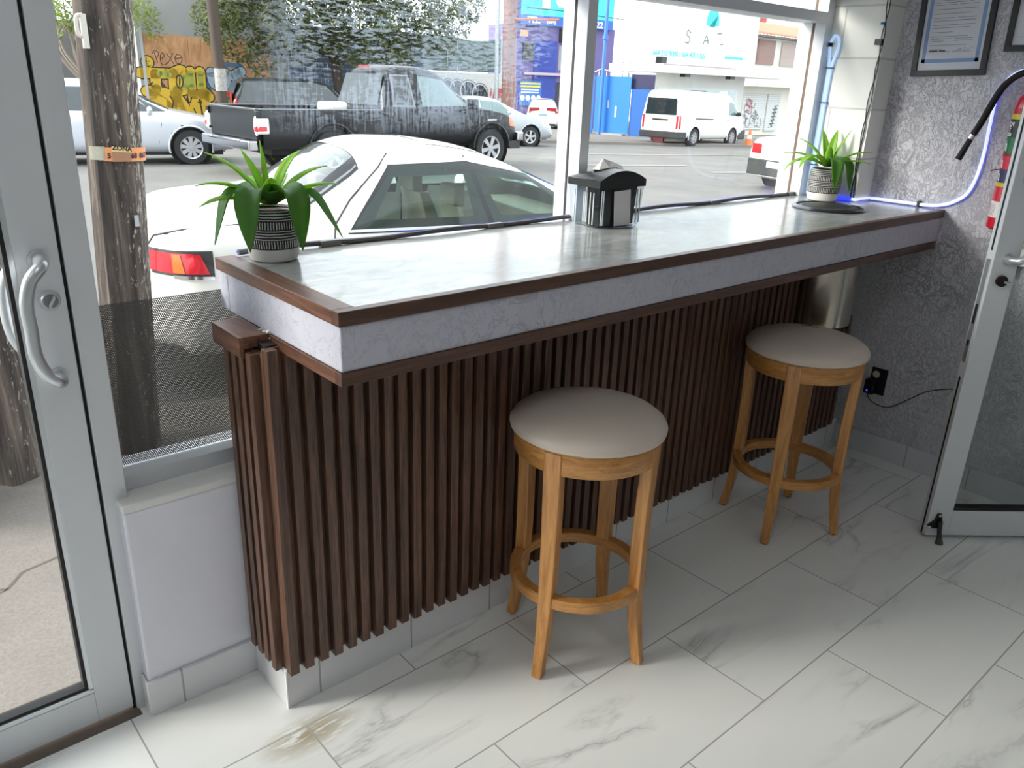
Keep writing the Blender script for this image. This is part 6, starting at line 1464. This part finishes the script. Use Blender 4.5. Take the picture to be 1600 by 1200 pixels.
# steps in front of the shutters are hidden; a long low white frontage closes the view to the right
tag(Face((52, 27.6), dg(3)).box(0, 30, -2.5, 5, -6, 0).build('distant_building', WALLW), 'plain white building at the far right end of the street', 'building')
tag(Face(W(-16, 34), -AST).box(0, 16.5, -1.5, 3.0, -4, 0).build('distant_wall', simple('dark_grey_wall', S(96, 94, 92), 0.85, 0, 0.15, 1)), 'dark grey wall behind the bare tree at left', 'wall')

# ------------------------------------------------------------------ trees
def m_fol(name, c1, c2):
    m, nt, b = newmat(name); out = nt.nodes['Material Output']
    n = noise(nt, coords(nt), 2.2, 4, 0.7); c = ramp(nt, n, [(0.3, c1), (0.7, c2)])
    nt.links.new(c, b.inputs['Base Color']); b.inputs['Roughness'].default_value = 0.6
    t_ = nd(nt, 'ShaderNodeBsdfTranslucent'); nt.links.new(c, t_.inputs[0])
    mx = nd(nt, 'ShaderNodeMixShader', i0=0.35, i1=b.outputs[0], i2=t_.outputs[0]); nt.links.new(mx.outputs[0], out.inputs[0]); return m
def foliage(blobs, n, size, mat_, parent, seed=1):
    rr = random.Random(seed); mb = MB(); tot = sum(b[3] ** 2 for b in blobs)
    for cx, cy, cz, r in blobs:
        for _ in range(int(n * r * r / tot)):
            while True:
                d = Vector((rr.uniform(-1, 1), rr.uniform(-1, 1), rr.uniform(-1, 1)))
                if 0.1 < d.length < 1: break
            p = Vector((cx, cy, cz)) + d.normalized() * r * (d.length ** 0.45)
            a, e = rr.uniform(0, 6.28), rr.uniform(-1.0, 0.6)
            f = Vector((math.cos(a) * math.cos(e), math.sin(a) * math.cos(e), math.sin(e))); s_ = f.cross(Vector((rr.uniform(-.5, .5), rr.uniform(-.5, .5), 1))).normalized()
            l = size * rr.uniform(0.6, 1.3); w_ = l * 0.42
            mb.add([p, p + f * l * 0.5 + s_ * w_ / 2, p + f * l, p + f * l * 0.5 - s_ * w_ / 2], [(0, 1, 2, 3)])
    return mb.build('foliage', mat_, parent)
def wp(u, v, z): return W(u, v, z)
tr = thing('street_tree', 'large leafy street tree hanging over the pickup', 'tree', W(6.7, 26.3, zuv(6.7, 26.3)))
z0 = zuv(6.7, 26.3)
MB().tube([wp(6.9, 26.3, z0), wp(6.75, 26.3, 1.4), wp(6.6, 26.4, 2.4), wp(6.3, 26.4, 3.6), wp(6.2, 26.5, 5)], [0.22, 0.17, 0.15, 0.13, 0.08], 10).build('trunk', simple('bark', S(64, 54, 46), 0.9, 0, 0.3, 10, 0.5), tr)
mb = MB()
for a in ([(6.6, 2.2), (5.4, 2.9), (4.0, 3.4), (3.0, 3.2)], [(6.6, 2.3), (8.0, 2.9), (9.4, 3.1), (10.6, 3.0)], [(6.4, 3.0), (5.2, 3.8), (4.6, 4.6)], [(6.4, 3.2), (7.6, 3.9), (8.8, 4.3)], [(6.55, 2.1), (5.9, 2.3), (5.0, 2.1)]):
    mb.tube(spline([wp(x, 26.4 + 0.1 * i, z) for i, (x, z) in enumerate(a)], 4), [0.08 * (1 - 0.055 * i) for i in range((len(a) - 1) * 4 + 1)], 6)
mb.build('branch', simple('bark', S(64, 54, 46), 0.9, 0, 0.3, 10, 0.5), tr)
rr = random.Random(21); bl = []
for u, z, r in ((3.2, 2.9, 0.75), (3.9, 2.5, 0.8), (3.7, 3.5, 0.9), (4.4, 2.0, 0.55), (4.9, 3.0, 0.9), (5.6, 2.5, 0.75), (5.5, 3.7, 1.0), (6.4, 3.0, 0.9), (6.9, 2.4, 0.6), (7.3, 3.4, 1.0), (7.9, 2.5, 0.75), (8.5, 2.2, 0.55), (8.6, 3.1, 0.8), (9.5, 2.9, 0.7), (9.4, 3.7, 0.9), (10.4, 3.3, 0.6), (10.9, 3.7, 0.5), (4.5, 4.4, 1.0), (6.2, 4.6, 1.2), (8.0, 4.4, 1.1), (3.1, 4.2, 0.8), (9.0, 2.4, 0.45), (7.4, 2.0, 0.5), (6.9, 3.2, 0.8), (8.2, 3.6, 0.8), (9.9, 2.7, 0.5), (10.2, 3.9, 0.7)):
    p = W(u, 26.1 + rr.uniform(-0.7, 0.5), z); bl.append((*p, r * 0.92))
foliage(bl, 26000, 0.17, m_fol('tree_leaves', S(52, 66, 34), S(138, 146, 92)), tr, 3)
lt = thing('bare_tree', 'bare branched tree with a green top at the far left', 'tree', W(-0.5, 27.2, -0.5))
mb = MB(); rr = random.Random(8)
MB().tube([W(0.05, 27.2, -0.6), W(-0.2, 27.2, 0.8), W(-0.35, 27.2, 1.3)], [0.16, 0.13, 0.1], 8).build('trunk', simple('pale_bark', S(132, 122, 110), 0.9, 0, 0.2, 10, 0.3), lt)
for k in range(10):
    a = W(-0.3 + 0.1 * rr.random(), 27.2, 0.9 + 0.4 * rr.random()); b = W(-0.9 + 1.2 * rr.random(), 27.0 + 0.5 * rr.random(), 2.0 + 0.3 * rr.random()); c = W(-1.3 + 1.9 * rr.random(), 27 + 0.6 * rr.random(), 3.3)
    mb.tube(spline([a, b, c], 5), [0.06 - 0.0045 * i for i in range(11)], 6)
mb.build('branch', simple('pale_bark', S(132, 122, 110), 0.9, 0, 0.2, 10, 0.3), lt)
foliage([(*W(-1.0 + 0.5 * k, 27 + 0.3 * math.sin(k * 2), 2.75 + 0.25 * math.sin(k * 1.7)), 0.55) for k in range(4)] + [(*W(1.45, 27.2, 2.95), 0.42), (*W(1.7, 27.3, 2.6), 0.3), (*W(1.2, 27.2, 3.4), 0.6), (*W(-0.2, 27.5, 3.6), 1.2)], 2600, 0.15, m_fol('bright_leaves', S(92, 112, 40), S(168, 186, 92)), lt, 6)
